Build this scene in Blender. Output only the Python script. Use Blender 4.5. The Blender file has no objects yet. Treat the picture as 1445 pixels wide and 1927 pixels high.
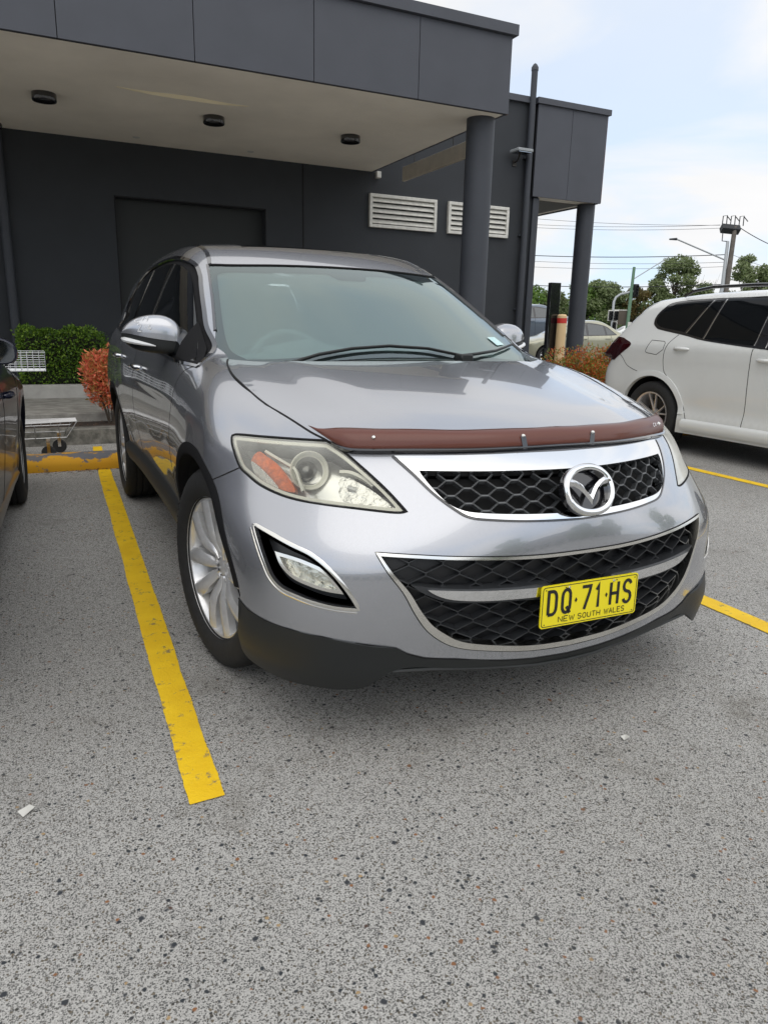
import bpy, math, random
import numpy as np
from mathutils import Vector, Matrix, Euler
from mathutils.geometry import delaunay_2d_cdt
rad = math.radians
random.seed(7); RNG = np.random.default_rng(7)
S = bpy.context.scene
# ---------------------------------------------------------------- camera
cam_d = bpy.data.cameras.new('camera'); cam = bpy.data.objects.new('camera', cam_d)
S.collection.objects.link(cam); S.camera = cam
cam_d.sensor_fit = 'HORIZONTAL'; cam_d.sensor_width = 36; cam_d.lens = 33.974
cam_d.clip_start = .05; cam_d.clip_end = 2000
_r, _u, _f = (Vector(v) for v in ((.90562,-.42355,.02147),(.08663,.23431,.96829),(.41515,.87504,-.24889)))
M4 = Matrix(((_r.x,_u.x,-_f.x,0),(_r.y,_u.y,-_f.y,0),(_r.z,_u.z,-_f.z,0),(0,0,0,1)))
cam.matrix_world = Matrix.Translation((-1.4455,-1.6183,1.2562)) @ M4
# ---------------------------------------------------------------- world and sun
SUN_EL, SUN_AZ = rad(58), rad(205)      # soft sun from behind the camera's left
W = bpy.data.worlds.new('World'); S.world = W; W.use_nodes = True
nt = W.node_tree; nt.nodes.clear()
def wn(t, **k):
    n = nt.nodes.new(t)
    for a, b in k.items(): setattr(n, a, b)
    return n
sky = wn('ShaderNodeTexSky', sky_type='NISHITA', sun_disc=False, sun_elevation=SUN_EL, sun_rotation=SUN_AZ, air_density=1.0, dust_density=1.2, ozone_density=1.5)
tc = wn('ShaderNodeTexCoord'); sep = wn('ShaderNodeSeparateXYZ'); nt.links.new(tc.outputs['Generated'], sep.inputs[0])
# project the direction on a flat cloud deck: (x,y)/(z+.12)
zz = wn('ShaderNodeMath', operation='MAXIMUM'); nt.links.new(sep.outputs[2], zz.inputs[0]); zz.inputs[1].default_value = 0
za = wn('ShaderNodeMath', operation='ADD'); nt.links.new(zz.outputs[0], za.inputs[0]); za.inputs[1].default_value = .13
dx = wn('ShaderNodeMath', operation='DIVIDE'); nt.links.new(sep.outputs[0], dx.inputs[0]); nt.links.new(za.outputs[0], dx.inputs[1])
dy = wn('ShaderNodeMath', operation='DIVIDE'); nt.links.new(sep.outputs[1], dy.inputs[0]); nt.links.new(za.outputs[0], dy.inputs[1])
cb = wn('ShaderNodeCombineXYZ'); nt.links.new(dx.outputs[0], cb.inputs[0]); nt.links.new(dy.outputs[0], cb.inputs[1])
cl = wn('ShaderNodeTexNoise'); cl.inputs['Scale'].default_value = .7; cl.inputs['Detail'].default_value = 9; cl.inputs['Roughness'].default_value = .52; cl.inputs['Distortion'].default_value = .5
nt.links.new(cb.outputs[0], cl.inputs['Vector'])
cr = wn('ShaderNodeValToRGB'); cr.color_ramp.elements[0].position = .40; cr.color_ramp.elements[0].color = (.22,.22,.22,1); cr.color_ramp.elements[1].position = .60; lo_ = wn('ShaderNodeMapRange'); nt.links.new(sep.outputs[2], lo_.inputs[0]); lo_.inputs[1].default_value = .02; lo_.inputs[2].default_value = .40; lo_.inputs[3].default_value = .0; lo_.inputs[4].default_value = .45; fa_ = wn('ShaderNodeMath', operation='ADD'); fa_.use_clamp = True; nt.links.new(cr.outputs[0], fa_.inputs[0]); nt.links.new(lo_.outputs[0], fa_.inputs[1])
nt.links.new(cl.outputs['Fac'], cr.inputs[0])
cl2 = wn('ShaderNodeTexNoise'); cl2.inputs['Scale'].default_value = 1.7; cl2.inputs['Detail'].default_value = 8; nt.links.new(cb.outputs[0], cl2.inputs['Vector'])
cc = wn('ShaderNodeMix', data_type='RGBA'); nt.links.new(cl2.outputs['Fac'], cc.inputs[0]); cc.inputs[6].default_value = (6.6,6.65,6.8,1); cc.inputs[7].default_value = (7.5,7.45,7.4,1)
# the cloud sheet is brightest round the veiled sun behind the camera
gr_ = wn('ShaderNodeMapRange'); nt.links.new(sep.outputs[1], gr_.inputs[0]); gr_.inputs[1].default_value = -.75; gr_.inputs[2].default_value = .85; gr_.inputs[3].default_value = 1.04; gr_.inputs[4].default_value = .71
cg = wn('ShaderNodeVectorMath', operation='SCALE'); nt.links.new(cc.outputs[2], cg.inputs[0]); nt.links.new(gr_.outputs[0], cg.inputs['Scale'])
mx = wn('ShaderNodeMix', data_type='RGBA'); nt.links.new(fa_.outputs[0], mx.inputs[0]); bl_ = wn('ShaderNodeMix', data_type='RGBA'); bl_.inputs[0].default_value = .55; nt.links.new(sky.outputs[0], bl_.inputs[6]); bl_.inputs[7].default_value = (3.4,4.9,7.0,1); nt.links.new(bl_.outputs[2], mx.inputs[6]); nt.links.new(cg.outputs[0], mx.inputs[7])
bg = wn('ShaderNodeBackground'); bg.inputs[1].default_value = .13; nt.links.new(mx.outputs[2], bg.inputs[0])
wo = wn('ShaderNodeOutputWorld'); nt.links.new(bg.outputs[0], wo.inputs[0])
sl = bpy.data.lights.new('sun', 'SUN'); sl.energy = .5; sl.angle = rad(62); sl.color = (1, .96, .9)
so = bpy.data.objects.new('sun', sl); S.collection.objects.link(so)
sd = Vector((math.sin(SUN_AZ)*math.cos(SUN_EL), math.cos(SUN_AZ)*math.cos(SUN_EL), math.sin(SUN_EL)))
so.rotation_euler = sd.to_track_quat('Z', 'Y').to_euler()
S.view_settings.view_transform = 'Standard'; S.view_settings.look = 'None'; S.view_settings.gamma = 1; S.view_settings.use_curve_mapping = False
S.view_settings.exposure = .5
# ---------------------------------------------------------------- materials
MATS = {}
def mat(name, base, rough=.6, metal=0., coat=0., spec=.5, trans=0., noise=None, bump=None, bscale=60, ior=1.5, alpha=1.):
    m = bpy.data.materials.new(name); m.use_nodes = True; n = m.node_tree.nodes; l = m.node_tree.links
    p = n['Principled BSDF']; p.inputs['Base Color'].default_value = (*base, 1); p.inputs['Roughness'].default_value = rough
    p.inputs['Metallic'].default_value = metal; p.inputs['Coat Weight'].default_value = coat; p.inputs['Coat Roughness'].default_value = .03; p.inputs['Coat IOR'].default_value = 1.6
    p.inputs['Specular IOR Level'].default_value = spec; p.inputs['Transmission Weight'].default_value = trans; p.inputs['IOR'].default_value = ior; p.inputs['Alpha'].default_value = alpha
    if noise or bump:
        t = n.new('ShaderNodeTexCoord')
    if noise:   # (scale, amount[, second colour])
        a = n.new('ShaderNodeTexNoise'); a.inputs['Scale'].default_value = noise[0]; a.inputs['Detail'].default_value = 8; a.inputs['Roughness'].default_value = .6
        l.new(t.outputs['Object'], a.inputs['Vector'])
        r = n.new('ShaderNodeValToRGB'); r.color_ramp.elements[0].position = .3; r.color_ramp.elements[1].position = .7
        c2 = noise[2] if len(noise) > 2 else tuple(x*(1-noise[1]) for x in base)
        r.color_ramp.elements[0].color = (*c2, 1); r.color_ramp.elements[1].color = (*tuple(min(1, x*(1+noise[1]*.5)) for x in base), 1)
        l.new(a.outputs['Fac'], r.inputs[0]); l.new(r.outputs[0], p.inputs['Base Color'])
    if bump:
        b = n.new('ShaderNodeTexNoise'); b.inputs['Scale'].default_value = bscale; b.inputs['Detail'].default_value = 6
        l.new(t.outputs['Object'], b.inputs['Vector'])
        bb = n.new('ShaderNodeBump'); bb.inputs['Strength'].default_value = 1; bb.inputs['Distance'].default_value = bump
        l.new(b.outputs['Fac'], bb.inputs['Height']); l.new(bb.outputs[0], p.inputs['Normal'])
    MATS[name] = m; return m
mat('paint', (.425,.437,.468), .24, .74, 1., noise=(900, .16)).node_tree.nodes['Principled BSDF'].inputs['Coat IOR'].default_value = 1.8
mat('black_plastic', (.018,.020,.020), .42, spec=.4, bump=.0004, bscale=900)
mat('gloss_black', (.008,.008,.01), .12, coat=1)
mat('lip_plastic', (.012,.012,.013), .8, spec=.12, bump=.0004, bscale=900)
mat('rubber', (.018,.018,.018), .8, noise=(40,.3), bump=.0006, bscale=300)
mat('gap', (.004,.004,.004), .9)
mat('chrome', (.86,.87,.88), .06, 1.)
mat('satin_chrome', (.80,.79,.75), .17, 1.)
mat('alloy', (.80,.80,.80), .30, .55, .6, noise=(30,.12))
mat('dark_metal', (.06,.055,.05), .5, .7, noise=(20,.5))
mat('tint_glass', (.005,.006,.007), .03, spec=.28, coat=0)
mat('white_ink', (.8,.8,.8), .6)
def node_mat(name):
    m = bpy.data.materials.new(name); m.use_nodes = True; m.node_tree.nodes.clear(); MATS[name] = m
    n = m.node_tree.nodes; l = m.node_tree.links; o = n.new('ShaderNodeOutputMaterial')
    return m, n, l, o
# windscreen: tinted see-through with a sky reflection
m, n, l, o = node_mat('windscreen_glass')
tr = n.new('ShaderNodeBsdfTransparent'); tr.inputs[0].default_value = (.66,.76,.75,1)
gl = n.new('ShaderNodeBsdfGlossy'); gl.inputs['Color'].default_value = (.86,.97,.96,1); gl.inputs['Roughness'].default_value = .02
fr = n.new('ShaderNodeFresnel'); fr.inputs['IOR'].default_value = 1.75
ml = n.new('ShaderNodeMath'); ml.operation = 'MULTIPLY_ADD'; ml.inputs[1].default_value = 1.15; ml.inputs[2].default_value = .05
ms = n.new('ShaderNodeMixShader'); l.new(fr.outputs[0], ml.inputs[0]); l.new(ml.outputs[0], ms.inputs[0]); l.new(tr.outputs[0], ms.inputs[1]); l.new(gl.outputs[0], ms.inputs[2]); 
l.new(ms.outputs[0], o.inputs[0])
# pale green tint layer under the windscreen, partly diffuse
m, n, l, o = node_mat('glass_tint')
tr = n.new('ShaderNodeBsdfTransparent'); tr.inputs[0].default_value = (.88,.95,.94,1); df = n.new('ShaderNodeBsdfDiffuse'); df.inputs[0].default_value = (.74,.82,.81,1)
m2 = n.new('ShaderNodeMixShader'); m2.inputs[0].default_value = .40; l.new(tr.outputs[0], m2.inputs[1]); l.new(df.outputs[0], m2.inputs[2]); l.new(m2.outputs[0], o.inputs[0])
# plain car glass seen far away
m, n, l, o = node_mat('car_glass')
tr = n.new('ShaderNodeBsdfTransparent'); tr.inputs[0].default_value = (.35,.42,.42,1)
gl = n.new('ShaderNodeBsdfGlossy'); gl.inputs['Roughness'].default_value = .03
fr = n.new('ShaderNodeFresnel'); fr.inputs['IOR'].default_value = 1.7
ms = n.new('ShaderNodeMixShader'); l.new(fr.outputs[0], ms.inputs[0]); l.new(tr.outputs[0], ms.inputs[1]); l.new(gl.outputs[0], ms.inputs[2]); l.new(ms.outputs[0], o.inputs[0])
# hazed headlamp lens: clear in the middle, milky at grazing angles
m, n, l, o = node_mat('lamp_lens')
tr = n.new('ShaderNodeBsdfTransparent'); tr.inputs[0].default_value = (.93,.93,.88,1)
df = n.new('ShaderNodeBsdfPrincipled'); df.inputs['Base Color'].default_value = (.80,.79,.70,1); df.inputs['Roughness'].default_value = .3
lw = n.new('ShaderNodeLayerWeight'); lw.inputs[0].default_value = .5
nz = n.new('ShaderNodeTexNoise'); nz.inputs['Scale'].default_value = 9; nz.inputs['Detail'].default_value = 6
tcn = n.new('ShaderNodeTexCoord'); l.new(tcn.outputs['Object'], nz.inputs['Vector'])
a = n.new('ShaderNodeMath'); a.operation = 'MULTIPLY_ADD'; l.new(lw.outputs['Facing'], a.inputs[0]); a.inputs[1].default_value = 1.15; a.inputs[2].default_value = -.24
b = n.new('ShaderNodeMath'); b.operation = 'MULTIPLY_ADD'; l.new(nz.outputs['Fac'], b.inputs[0]); b.inputs[1].default_value = .35; l.new(a.outputs[0], b.inputs[2]); b.use_clamp = True
ms = n.new('ShaderNodeMixShader'); l.new(b.outputs[0], ms.inputs[0]); l.new(tr.outputs[0], ms.inputs[1]); l.new(df.outputs[0], ms.inputs[2])
gl = n.new('ShaderNodeBsdfGlossy'); gl.inputs['Roughness'].default_value = .06; fr = n.new('ShaderNodeFresnel'); fr.inputs['IOR'].default_value = 1.5
m3 = n.new('ShaderNodeMixShader'); l.new(fr.outputs[0], m3.inputs[0]); l.new(ms.outputs[0], m3.inputs[1]); l.new(gl.outputs[0], m3.inputs[2]); l.new(m3.outputs[0], o.inputs[0])
mat('lamp_haze', (.84,.83,.74), .35, coat=.6)
mat('lamp_silver', (.86,.86,.83), .20, .65)
mat('lamp_dark', (.10,.10,.10), .12, .5, coat=1)
mat('amber', (.95,.15,.002), .3, coat=.5, noise=(60,.45))
# tinted bonnet protector
m, n, l, o = node_mat('copper_tint')
tr = n.new('ShaderNodeBsdfTransparent'); tr.inputs[0].default_value = (.34,.17,.13,1)
p = n.new('ShaderNodeBsdfPrincipled'); p.inputs['Base Color'].default_value = (.20,.070,.050,1); p.inputs['Roughness'].default_value = .32; p.inputs['Coat Weight'].default_value = .45
ms = n.new('ShaderNodeMixShader'); ms.inputs[0].default_value = .62; l.new(tr.outputs[0], ms.inputs[1]); l.new(p.outputs[0], ms.inputs[2]); l.new(ms.outputs[0], o.inputs[0])
# ---------------------------------------------------------------- object helpers
def link(o, parent=None):
    S.collection.objects.link(o)
    if parent is not None: o.parent = parent
    return o
def tag(o, label=None, cat=None, group=None, kind=None):
    if label: o['label'] = label
    if cat: o['category'] = cat
    if group: o['group'] = group
    if kind: o['kind'] = kind
    return o
def thing(name, label, cat, loc=(0,0,0), rz=0, group=None):
    o = bpy.data.objects.new(name, None); o.empty_display_size = .2; link(o); o.location = loc; o.rotation_euler = (0,0,rz)
    return tag(o, label, cat, group)
def copy_tree(o, parent=None):
    c = o.copy(); link(c, parent)
    for ch in [x for x in S.objects if x.parent == o]: copy_tree(ch, c)
    return c
def mesh_obj(name, V, F, material, parent=None, smooth=False, normals=None):
    me = bpy.data.meshes.new(name); me.from_pydata([tuple(map(float, v)) for v in V], [], [tuple(int(i) for i in f) for f in F])
    mm = material if isinstance(material, bpy.types.Material) else MATS[material]
    me.materials.append(mm)
    if smooth or normals is not None: me.polygons.foreach_set('use_smooth', [True]*len(me.polygons))
    me.update()
    if normals is not None: me.normals_split_custom_set_from_vertices([tuple(map(float, q)) for q in normals])
    o = bpy.data.objects.new(name, me); link(o, parent); return o
class MB:
    """collects simple solids into one mesh"""
    def __init__(s): s.V = []; s.F = []; s.sm = []
    def add(s, V, F, smooth=False):
        k = len(s.V); s.V += [tuple(v) for v in V]; s.F += [tuple(i+k for i in f) for f in F]; s.sm += [smooth]*len(F); return s
    def box(s, x0,x1,y0,y1,z0,z1, bev=0.):
        if bev <= 0:
            V = [(x,y,z) for x in (x0,x1) for y in (y0,y1) for z in (z0,z1)]
            F = [(0,1,3,2),(4,6,7,5),(0,4,5,1),(2,3,7,6),(0,2,6,4),(1,5,7,3)]
            return s.add(V, F)
        c = [(x0,y0),(x1,y0),(x1,y1),(x0,y1)]; b = bev
        def ring(z, i): return [(x0+b+i*0 if 0 else x0+i,y0+b,z),(x0+b,y0+i,z),(x1-b,y0+i,z),(x1-i,y0+b,z),(x1-i,y1-b,z),(x1-b,y1-i,z),(x0+b,y1-i,z),(x0+i,y1-b,z)]
        R = [ring(z0, b), ring(z0+b, 0), ring(z1-b, 0), ring(z1, b)]
        V = [p for r in R for p in r]; F = [tuple(range(7,-1,-1)), tuple(range(24,32))]
        for k in range(3):
            for i in range(8): j = (i+1)%8; F.append((k*8+i, k*8+j, k*8+8+j, k*8+8+i))
        return s.add(V, F)
    def tube(s, pts, r, n=10, caps=True, r2=None):
        pts = [Vector(p) for p in pts]; V = []; F = []; m = len(pts)
        t0 = (pts[1]-pts[0]).normalized(); ref = Vector((0,0,1)) if abs(t0.z) < .9 else Vector((1,0,0)); nrm = t0.cross(ref).normalized()
        for i, p in enumerate(pts):
            t = (pts[min(i+1,m-1)]-pts[max(i-1,0)]).normalized(); nrm = (nrm - t*nrm.dot(t)).normalized(); b = t.cross(nrm)
            rr = r if r2 is None else r+(r2-r)*i/(m-1)
            if isinstance(r, (list, tuple)): rr = r[i]
            for k in range(n): a = 2*math.pi*k/n; V.append(p+nrm*math.cos(a)*rr+b*math.sin(a)*rr)
        for i in range(m-1):
            for k in range(n): j = (k+1)%n; F.append((i*n+k, i*n+j, i*n+n+j, i*n+n+k))
        s.add(V, F, True)
        if caps: s.add(V[:n], [tuple(range(n-1,-1,-1))]); s.add(V[-n:], [tuple(range(n))])
        return s
    def lathe(s, prof, n=48, M=None, smooth=True):
        """prof: list of (radius, axial); axis = local z"""
        V = []; F = []; m = len(prof); M = M or Matrix()
        for k in range(n):
            a = 2*math.pi*k/n
            for (r, z) in prof: V.append(M @ Vector((r*math.cos(a), r*math.sin(a), z)))
        for k in range(n):
            j = (k+1)%n
            for i in range(m-1): F.append((k*m+i, j*m+i, j*m+i+1, k*m+i+1))
        return s.add(V, F, smooth)
    def housing(s, x0, x1, cy, cz, r, z0=.24):
        """open wheel well: half drum from x0 (inner, closed) to x1"""
        a0 = math.asin(max(-.9, min(.9, (z0-cz)/r))); A = np.linspace(a0, math.pi-a0, 29); V = []
        for x in (x0, x1): V += [(x, cy+r*math.cos(a), cz+r*math.sin(a)) for a in A]
        n = len(A); return s.add(V, [(i, i+1, n+i+1, n+i) for i in range(n-1)]+[tuple(range(n))], True)
    def build(s, name, material, parent=None):
        me = bpy.data.meshes.new(name); me.from_pydata([tuple(map(float, v)) for v in s.V], [], s.F)
        me.materials.append(material if isinstance(material, bpy.types.Material) else MATS[material])
        me.polygons.foreach_set('use_smooth', s.sm); me.update()
        if any(s.sm): 
            try: me.set_sharp_from_angle(angle=rad(42))
            except Exception: pass
        o = bpy.data.objects.new(name, me); link(o, parent); return o
# ---------------------------------------------------------------- surface machinery

def cubic(xs,ys):
    xs=np.array(xs,float);ys=np.array(ys,float);n=len(xs)
    h=np.diff(xs);A=np.eye(n);b=np.zeros(n)
    for i in range(1,n-1):
        A[i,i-1]=h[i-1];A[i,i]=2*(h[i-1]+h[i]);A[i,i+1]=h[i]
        b[i]=6*((ys[i+1]-ys[i])/h[i]-(ys[i]-ys[i-1])/h[i-1])
    M=np.linalg.solve(A,b)
    s0=(ys[1]-ys[0])/h[0]-h[0]*(2*M[0]+M[1])/6
    s1=(ys[-1]-ys[-2])/h[-1]+h[-1]*(2*M[-1]+M[-2])/6
    def f(x):
        x=np.asarray(x,float);xc=np.clip(x,xs[0],xs[-1])
        i=np.clip(np.searchsorted(xs,xc)-1,0,n-2);d=xc-xs[i];e=xs[i+1]-xc;hh=h[i]
        r=(M[i]*e**3+M[i+1]*d**3)/(6*hh)+(ys[i]/hh-M[i]*hh/6)*e+(ys[i+1]/hh-M[i+1]*hh/6)*d
        return r+np.where(x<xs[0],(x-xs[0])*s0,0)+np.where(x>xs[-1],(x-xs[-1])*s1,0)
    return f
def sst(a,b,x):
    t=np.clip((x-a)/(b-a),0,1);return t*t*(3-2*t)
def smax(a,b,k):
    h=np.maximum(k-np.abs(a-b),0)/k
    return np.maximum(a,b)+h*h*k*.25
def smin(a,b,k): return -smax(-a,-b,k)
C_y0=cubic([.12,.22,.30,.40,.50,.60,.70,.80,.87,.92,1.0],[.10,.06,.045,.025,.014,.014,.032,.068,.110,.165,.29])
C_b=cubic([.2,.35,.5,.62,.75,.88,.94,1.05],[.55,.55,.56,.61,.73,.70,.70,.72])
C_n=cubic([.2,.35,.6,.74,.86,1.0],[2.6,2.5,2.15,1.95,1.75,1.72])
C_W=cubic([.15,.30,.45,.60,.75,.86,.95,1.03,1.10,1.2],[.865,.912,.930,.956,.968,.963,.949,.926,.893,.82])
C_Hc=cubic([.0,.15,.35,.6,.9,1.2,1.6],[.87,.918,.98,1.040,1.093,1.130,1.15])
C_He=cubic([.0,.25,.48,.7,.95,1.15,1.32,1.7],[.76,.866,.938,.992,1.052,1.095,1.122,1.16])
def lower(x,y,z):
    ax=np.abs(x)
    W=C_W(z-.11*sst(1.3,4.2,y))-.018*np.exp(-((y-2.35)/.75)**4)*sst(.2,.5,z)
    # wheel arch flares
    for wy in (.955,3.88):
        r=np.hypot(y-wy,z-.376)
        W=W+.011*np.exp(-((r-.43)/.13)**2)*sst(1.0,.75,z)
    y0=C_y0(z);b=C_b(z);n=C_n(z)
    tf=np.maximum(1-(y-y0)/b,0)
    y1=5.02+.06*sst(.35,.55,z)-.10*sst(.75,1.1,z);tr=np.maximum(1-(y1-y)/.7,0)
    s=np.maximum(ax/W,1e-6)
    q=(s**n+tf**n+tr**n)**(1/n)-1
    # distance scale: W at side, b at front
    L=(W*s**n+b*tf**n+.7*tr**n)/(s**n+tf**n+tr**n+1e-9)
    a=q*L
    Hc=C_Hc(np.minimum(y,1.5));He=C_He(np.minimum(y,1.7))
    u=ax/.72
    H=Hc-(Hc-He)*np.minimum(u,1.05+0*u)**2.3-.35*np.maximum(u-1.12,0)**2
    # crease: centre of the bonnet slightly raised
    cx=.40+.16*np.clip(y,0,1.4)
    H=H+.009*sst(cx+.08,cx-.08,ax)*sst(.15,.45,y)-.004
    H=np.where(y>1.5,H+(y-1.5)*.045,H)
    h=(z-H)*.93
    k=.09+.05*sst(.5,1.4,y)*sst(.5,.75,ax)
    return smax(a,h,k)
C_R=cubic([1.9,2.1,2.35,2.7,3.2,3.8,4.4,4.9],[1.55,1.597,1.65,1.697,1.722,1.715,1.67,1.60])
def green(x,y,z):
    ax=np.abs(x)
    ws=(1.185+(z-1.13)*1.86+.36*ax**2+(.10+.55*np.clip(z-1.13,0,.6))*ax**4-y)*.47
    rf=z-(C_R(y)-.035*(ax/.66)**2.4)
    sd=(ax-(.908-.235*(z-1.05)-.24*(z-1.05)**2)+.04*sst(3.6,4.9,y))*.95
    rr=(y-(5.02-.38*(z-1.0)-.25*(z-1.0)**2))*.9
    g=smax(rf,sd,.11);g=smax(g,ws,.12);return smax(smax(g,rr,.15),.93-z,.02)
def body(x,y,z):
    return smin(lower(x,y,z),green(x,y,z),.03)
def solve(f,o,d,t0,t1,n=200):
    """first crossing outside->inside along rays; arrays o(N,3) d(N,3)"""
    o=np.asarray(o,float);d=np.asarray(d,float)
    ts=np.linspace(t0,t1,n);N=len(o)
    prev=f(*(o+d*t0).T);lo=np.full(N,np.nan);hi=lo.copy();done=np.zeros(N,bool)
    for i in range(1,n):
        cur=f(*(o+d*ts[i]).T);m=(~done)&(prev>0)&(cur<=0)
        lo[m]=ts[i-1];hi[m]=ts[i];done|=m;prev=cur
    for _ in range(30):
        mid=.5*(lo+hi);v=f(*(o+d*mid[:,None]).T);hi=np.where(v<=0,mid,hi);lo=np.where(v>0,mid,lo)
    return o+d*hi[:,None]

def grad(f, P):
    h = .004; x, y, z = P.T
    g = np.stack([f(x+h,y,z)-f(x-h,y,z), f(x,y+h,z)-f(x,y-h,z), f(x,y,z+h)-f(x,y,z-h)], 1)
    return g/np.maximum(np.linalg.norm(g, axis=1, keepdims=True), 1e-9)
class Proj:
    def __init__(s, f): s.f = f
    def pts(s, uv, off=0.):
        o, d, t0, t1 = s.rays(np.asarray(uv, float))
        P = solve(s.f, o, d, t0, t1, 90)
        bad = np.isnan(P[:,0])
        if bad.any():
            good = np.where(~bad)[0]
            if len(good):
                for i in np.where(bad)[0]:
                    j = good[np.argmin(((uv[good]-uv[i])**2).sum(1))]; P[i] = P[j]
            else: P[:] = 0
        N = grad(s.f, P)
        return P+N*np.asarray(off).reshape(-1,1) if np.ndim(off) else P+N*off, N
class CylF(Proj):        # horizontal rays towards a vertical axis: the nose
    yc = 1.5; k = 1.3
    def rays(s, uv):
        th = uv[:,0]/s.k; d = np.stack([-np.sin(th), np.cos(th), 0*th], 1)
        o = np.stack([3*np.sin(th), s.yc-3*np.cos(th), uv[:,1]], 1); return o, d, .8, 3.0
    def uv(s, P): P = np.asarray(P, float); return np.stack([np.arctan2(P[:,0], s.yc-P[:,1])*s.k, P[:,2]], 1)
class Top(Proj):
    def rays(s, uv):
        n = len(uv); return np.stack([uv[:,0], uv[:,1], np.full(n, 2.2)], 1), np.tile([0,0,-1.], (n,1)), 0, 2.0
    def uv(s, P): return np.asarray(P, float)[:,:2].copy()
class Tube(Proj):        # rays towards the long axis
    zc = .72; k = .9
    def rays(s, uv):
        a = uv[:,0]/s.k; o = np.stack([1.7*np.sin(a), uv[:,1], s.zc+1.7*np.cos(a)], 1); d = np.stack([-np.sin(a), 0*a, -np.cos(a)], 1); return o, d, 0, 1.68
    def uv(s, P): P = np.asarray(P, float); return np.stack([np.arctan2(P[:,0], P[:,2]-s.zc)*s.k, P[:,1]], 1)
class Side(Proj):        # rays along +x from the left (x<0) side
    def rays(s, uv):
        n = len(uv); return np.stack([np.full(n,-1.6), uv[:,0], uv[:,1]], 1), np.tile([1.,0,0], (n,1)), 0, 1.6
    def uv(s, P): return np.asarray(P, float)[:,1:].copy()
class Front(Proj):
    sgn = 1
    def rays(s, uv):
        n = len(uv); return np.stack([uv[:,0], np.full(n, -1. if s.sgn > 0 else 7.), uv[:,1]], 1), np.tile([0,float(s.sgn),0], (n,1)), 0, 5.
    def uv(s, P): P = np.asarray(P, float); return P[:,[0,2]].copy()
def cat(pts, corners=(), closed=False, step=.012):
    """Catmull-Rom through pts, sharp at corner indices"""
    P = np.asarray(pts, float); n = len(P); out = []; C = set(corners)
    if not closed: C |= {0, n-1}
    m = n if closed else n-1
    for i in range(m):
        a, b = P[i], P[(i+1)%n]
        p0 = P[(i-1)%n] if i not in C else 2*a-b
        p3 = P[(i+2)%n] if (i+1)%n not in C else 2*b-a
        L = np.linalg.norm(b-a); k = max(1, int(math.ceil(L/step)))
        for j in range(k):
            t = j/k
            out.append(.5*((2*a)+(b-p0)*t+(2*p0-5*a+4*b-p3)*t*t+(3*a-p0-3*b+p3)*t**3))
    if not closed: out.append(P[-1])
    return np.array(out)
def inpoly(pts, poly):
    x, y = pts[:,0], pts[:,1]; r = np.zeros(len(pts), bool); n = len(poly); j = n-1
    for i in range(n):
        xi, yi = poly[i]; xj, yj = poly[j]
        if yi != yj:
            c = ((yi > y) != (yj > y)) & (x < (xj-xi)*(y-yi)/(yj-yi)+xi); r ^= c
        j = i
    return r
def patch_mesh(P, outer, holes=(), step=.03, off=0., snap=None):
    outer = np.asarray(outer); holes = [np.asarray(h) for h in holes]
    lo, hi = outer.min(0), outer.max(0); sy = step*.866
    g = []
    for r, v in enumerate(np.arange(lo[1], hi[1], sy)):
        u = np.arange(lo[0]+(r%2)*step/2, hi[0], step); g.append(np.stack([u, np.full(len(u), v)], 1))
    g = np.concatenate(g) if g else np.zeros((0,2)); g = g[inpoly(g, outer)]
    for h in holes: g = g[~inpoly(g, h)]
    B = np.concatenate([outer]+holes)
    if len(g):
        keep = np.ones(len(g), bool)
        for i in range(0, len(g), 500):
            d = ((g[i:i+500,None,:]-B[None])**2).sum(2).min(1); keep[i:i+500] = d > (step*.38)**2
        g = g[keep]
    vs = [Vector(p) for p in B]+[Vector(p) for p in g]; ed = []; k = 0
    for L in [outer]+holes:
        n = len(L); ed += [(k+i, k+(i+1)%n) for i in range(n)]; k += n
    r = delaunay_2d_cdt(vs, ed, [], 0, 1e-6)
    uv = np.array([tuple(v) for v in r[0]]); T = np.array([tuple(t) for t in r[2] if len(t) == 3])
    c = uv[T].mean(1); ok = inpoly(c, outer)
    for h in holes: ok &= ~inpoly(c, h)
    T = T[ok]; used = np.unique(T); mp = np.full(len(uv), -1); mp[used] = np.arange(len(used)); uv = uv[used]; T = mp[T]
    V, N = P.pts(uv, off)
    if snap is not None:      # seam vertices take the neighbour panel's exact positions
        for i, q in enumerate(uv):
            d = ((outer-q)**2).sum(1); j = int(d.argmin())
            if d[j] < 1e-8: V[i] = snap[j]; N[i] = grad(P.f, snap[j:j+1])[0]
    fn = np.cross(V[T[:,1]]-V[T[:,0]], V[T[:,2]]-V[T[:,0]]); flip = (fn*N[T].mean(1)).sum(1) < 0
    T[flip] = T[flip][:,::-1]
    return V, N, T
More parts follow.
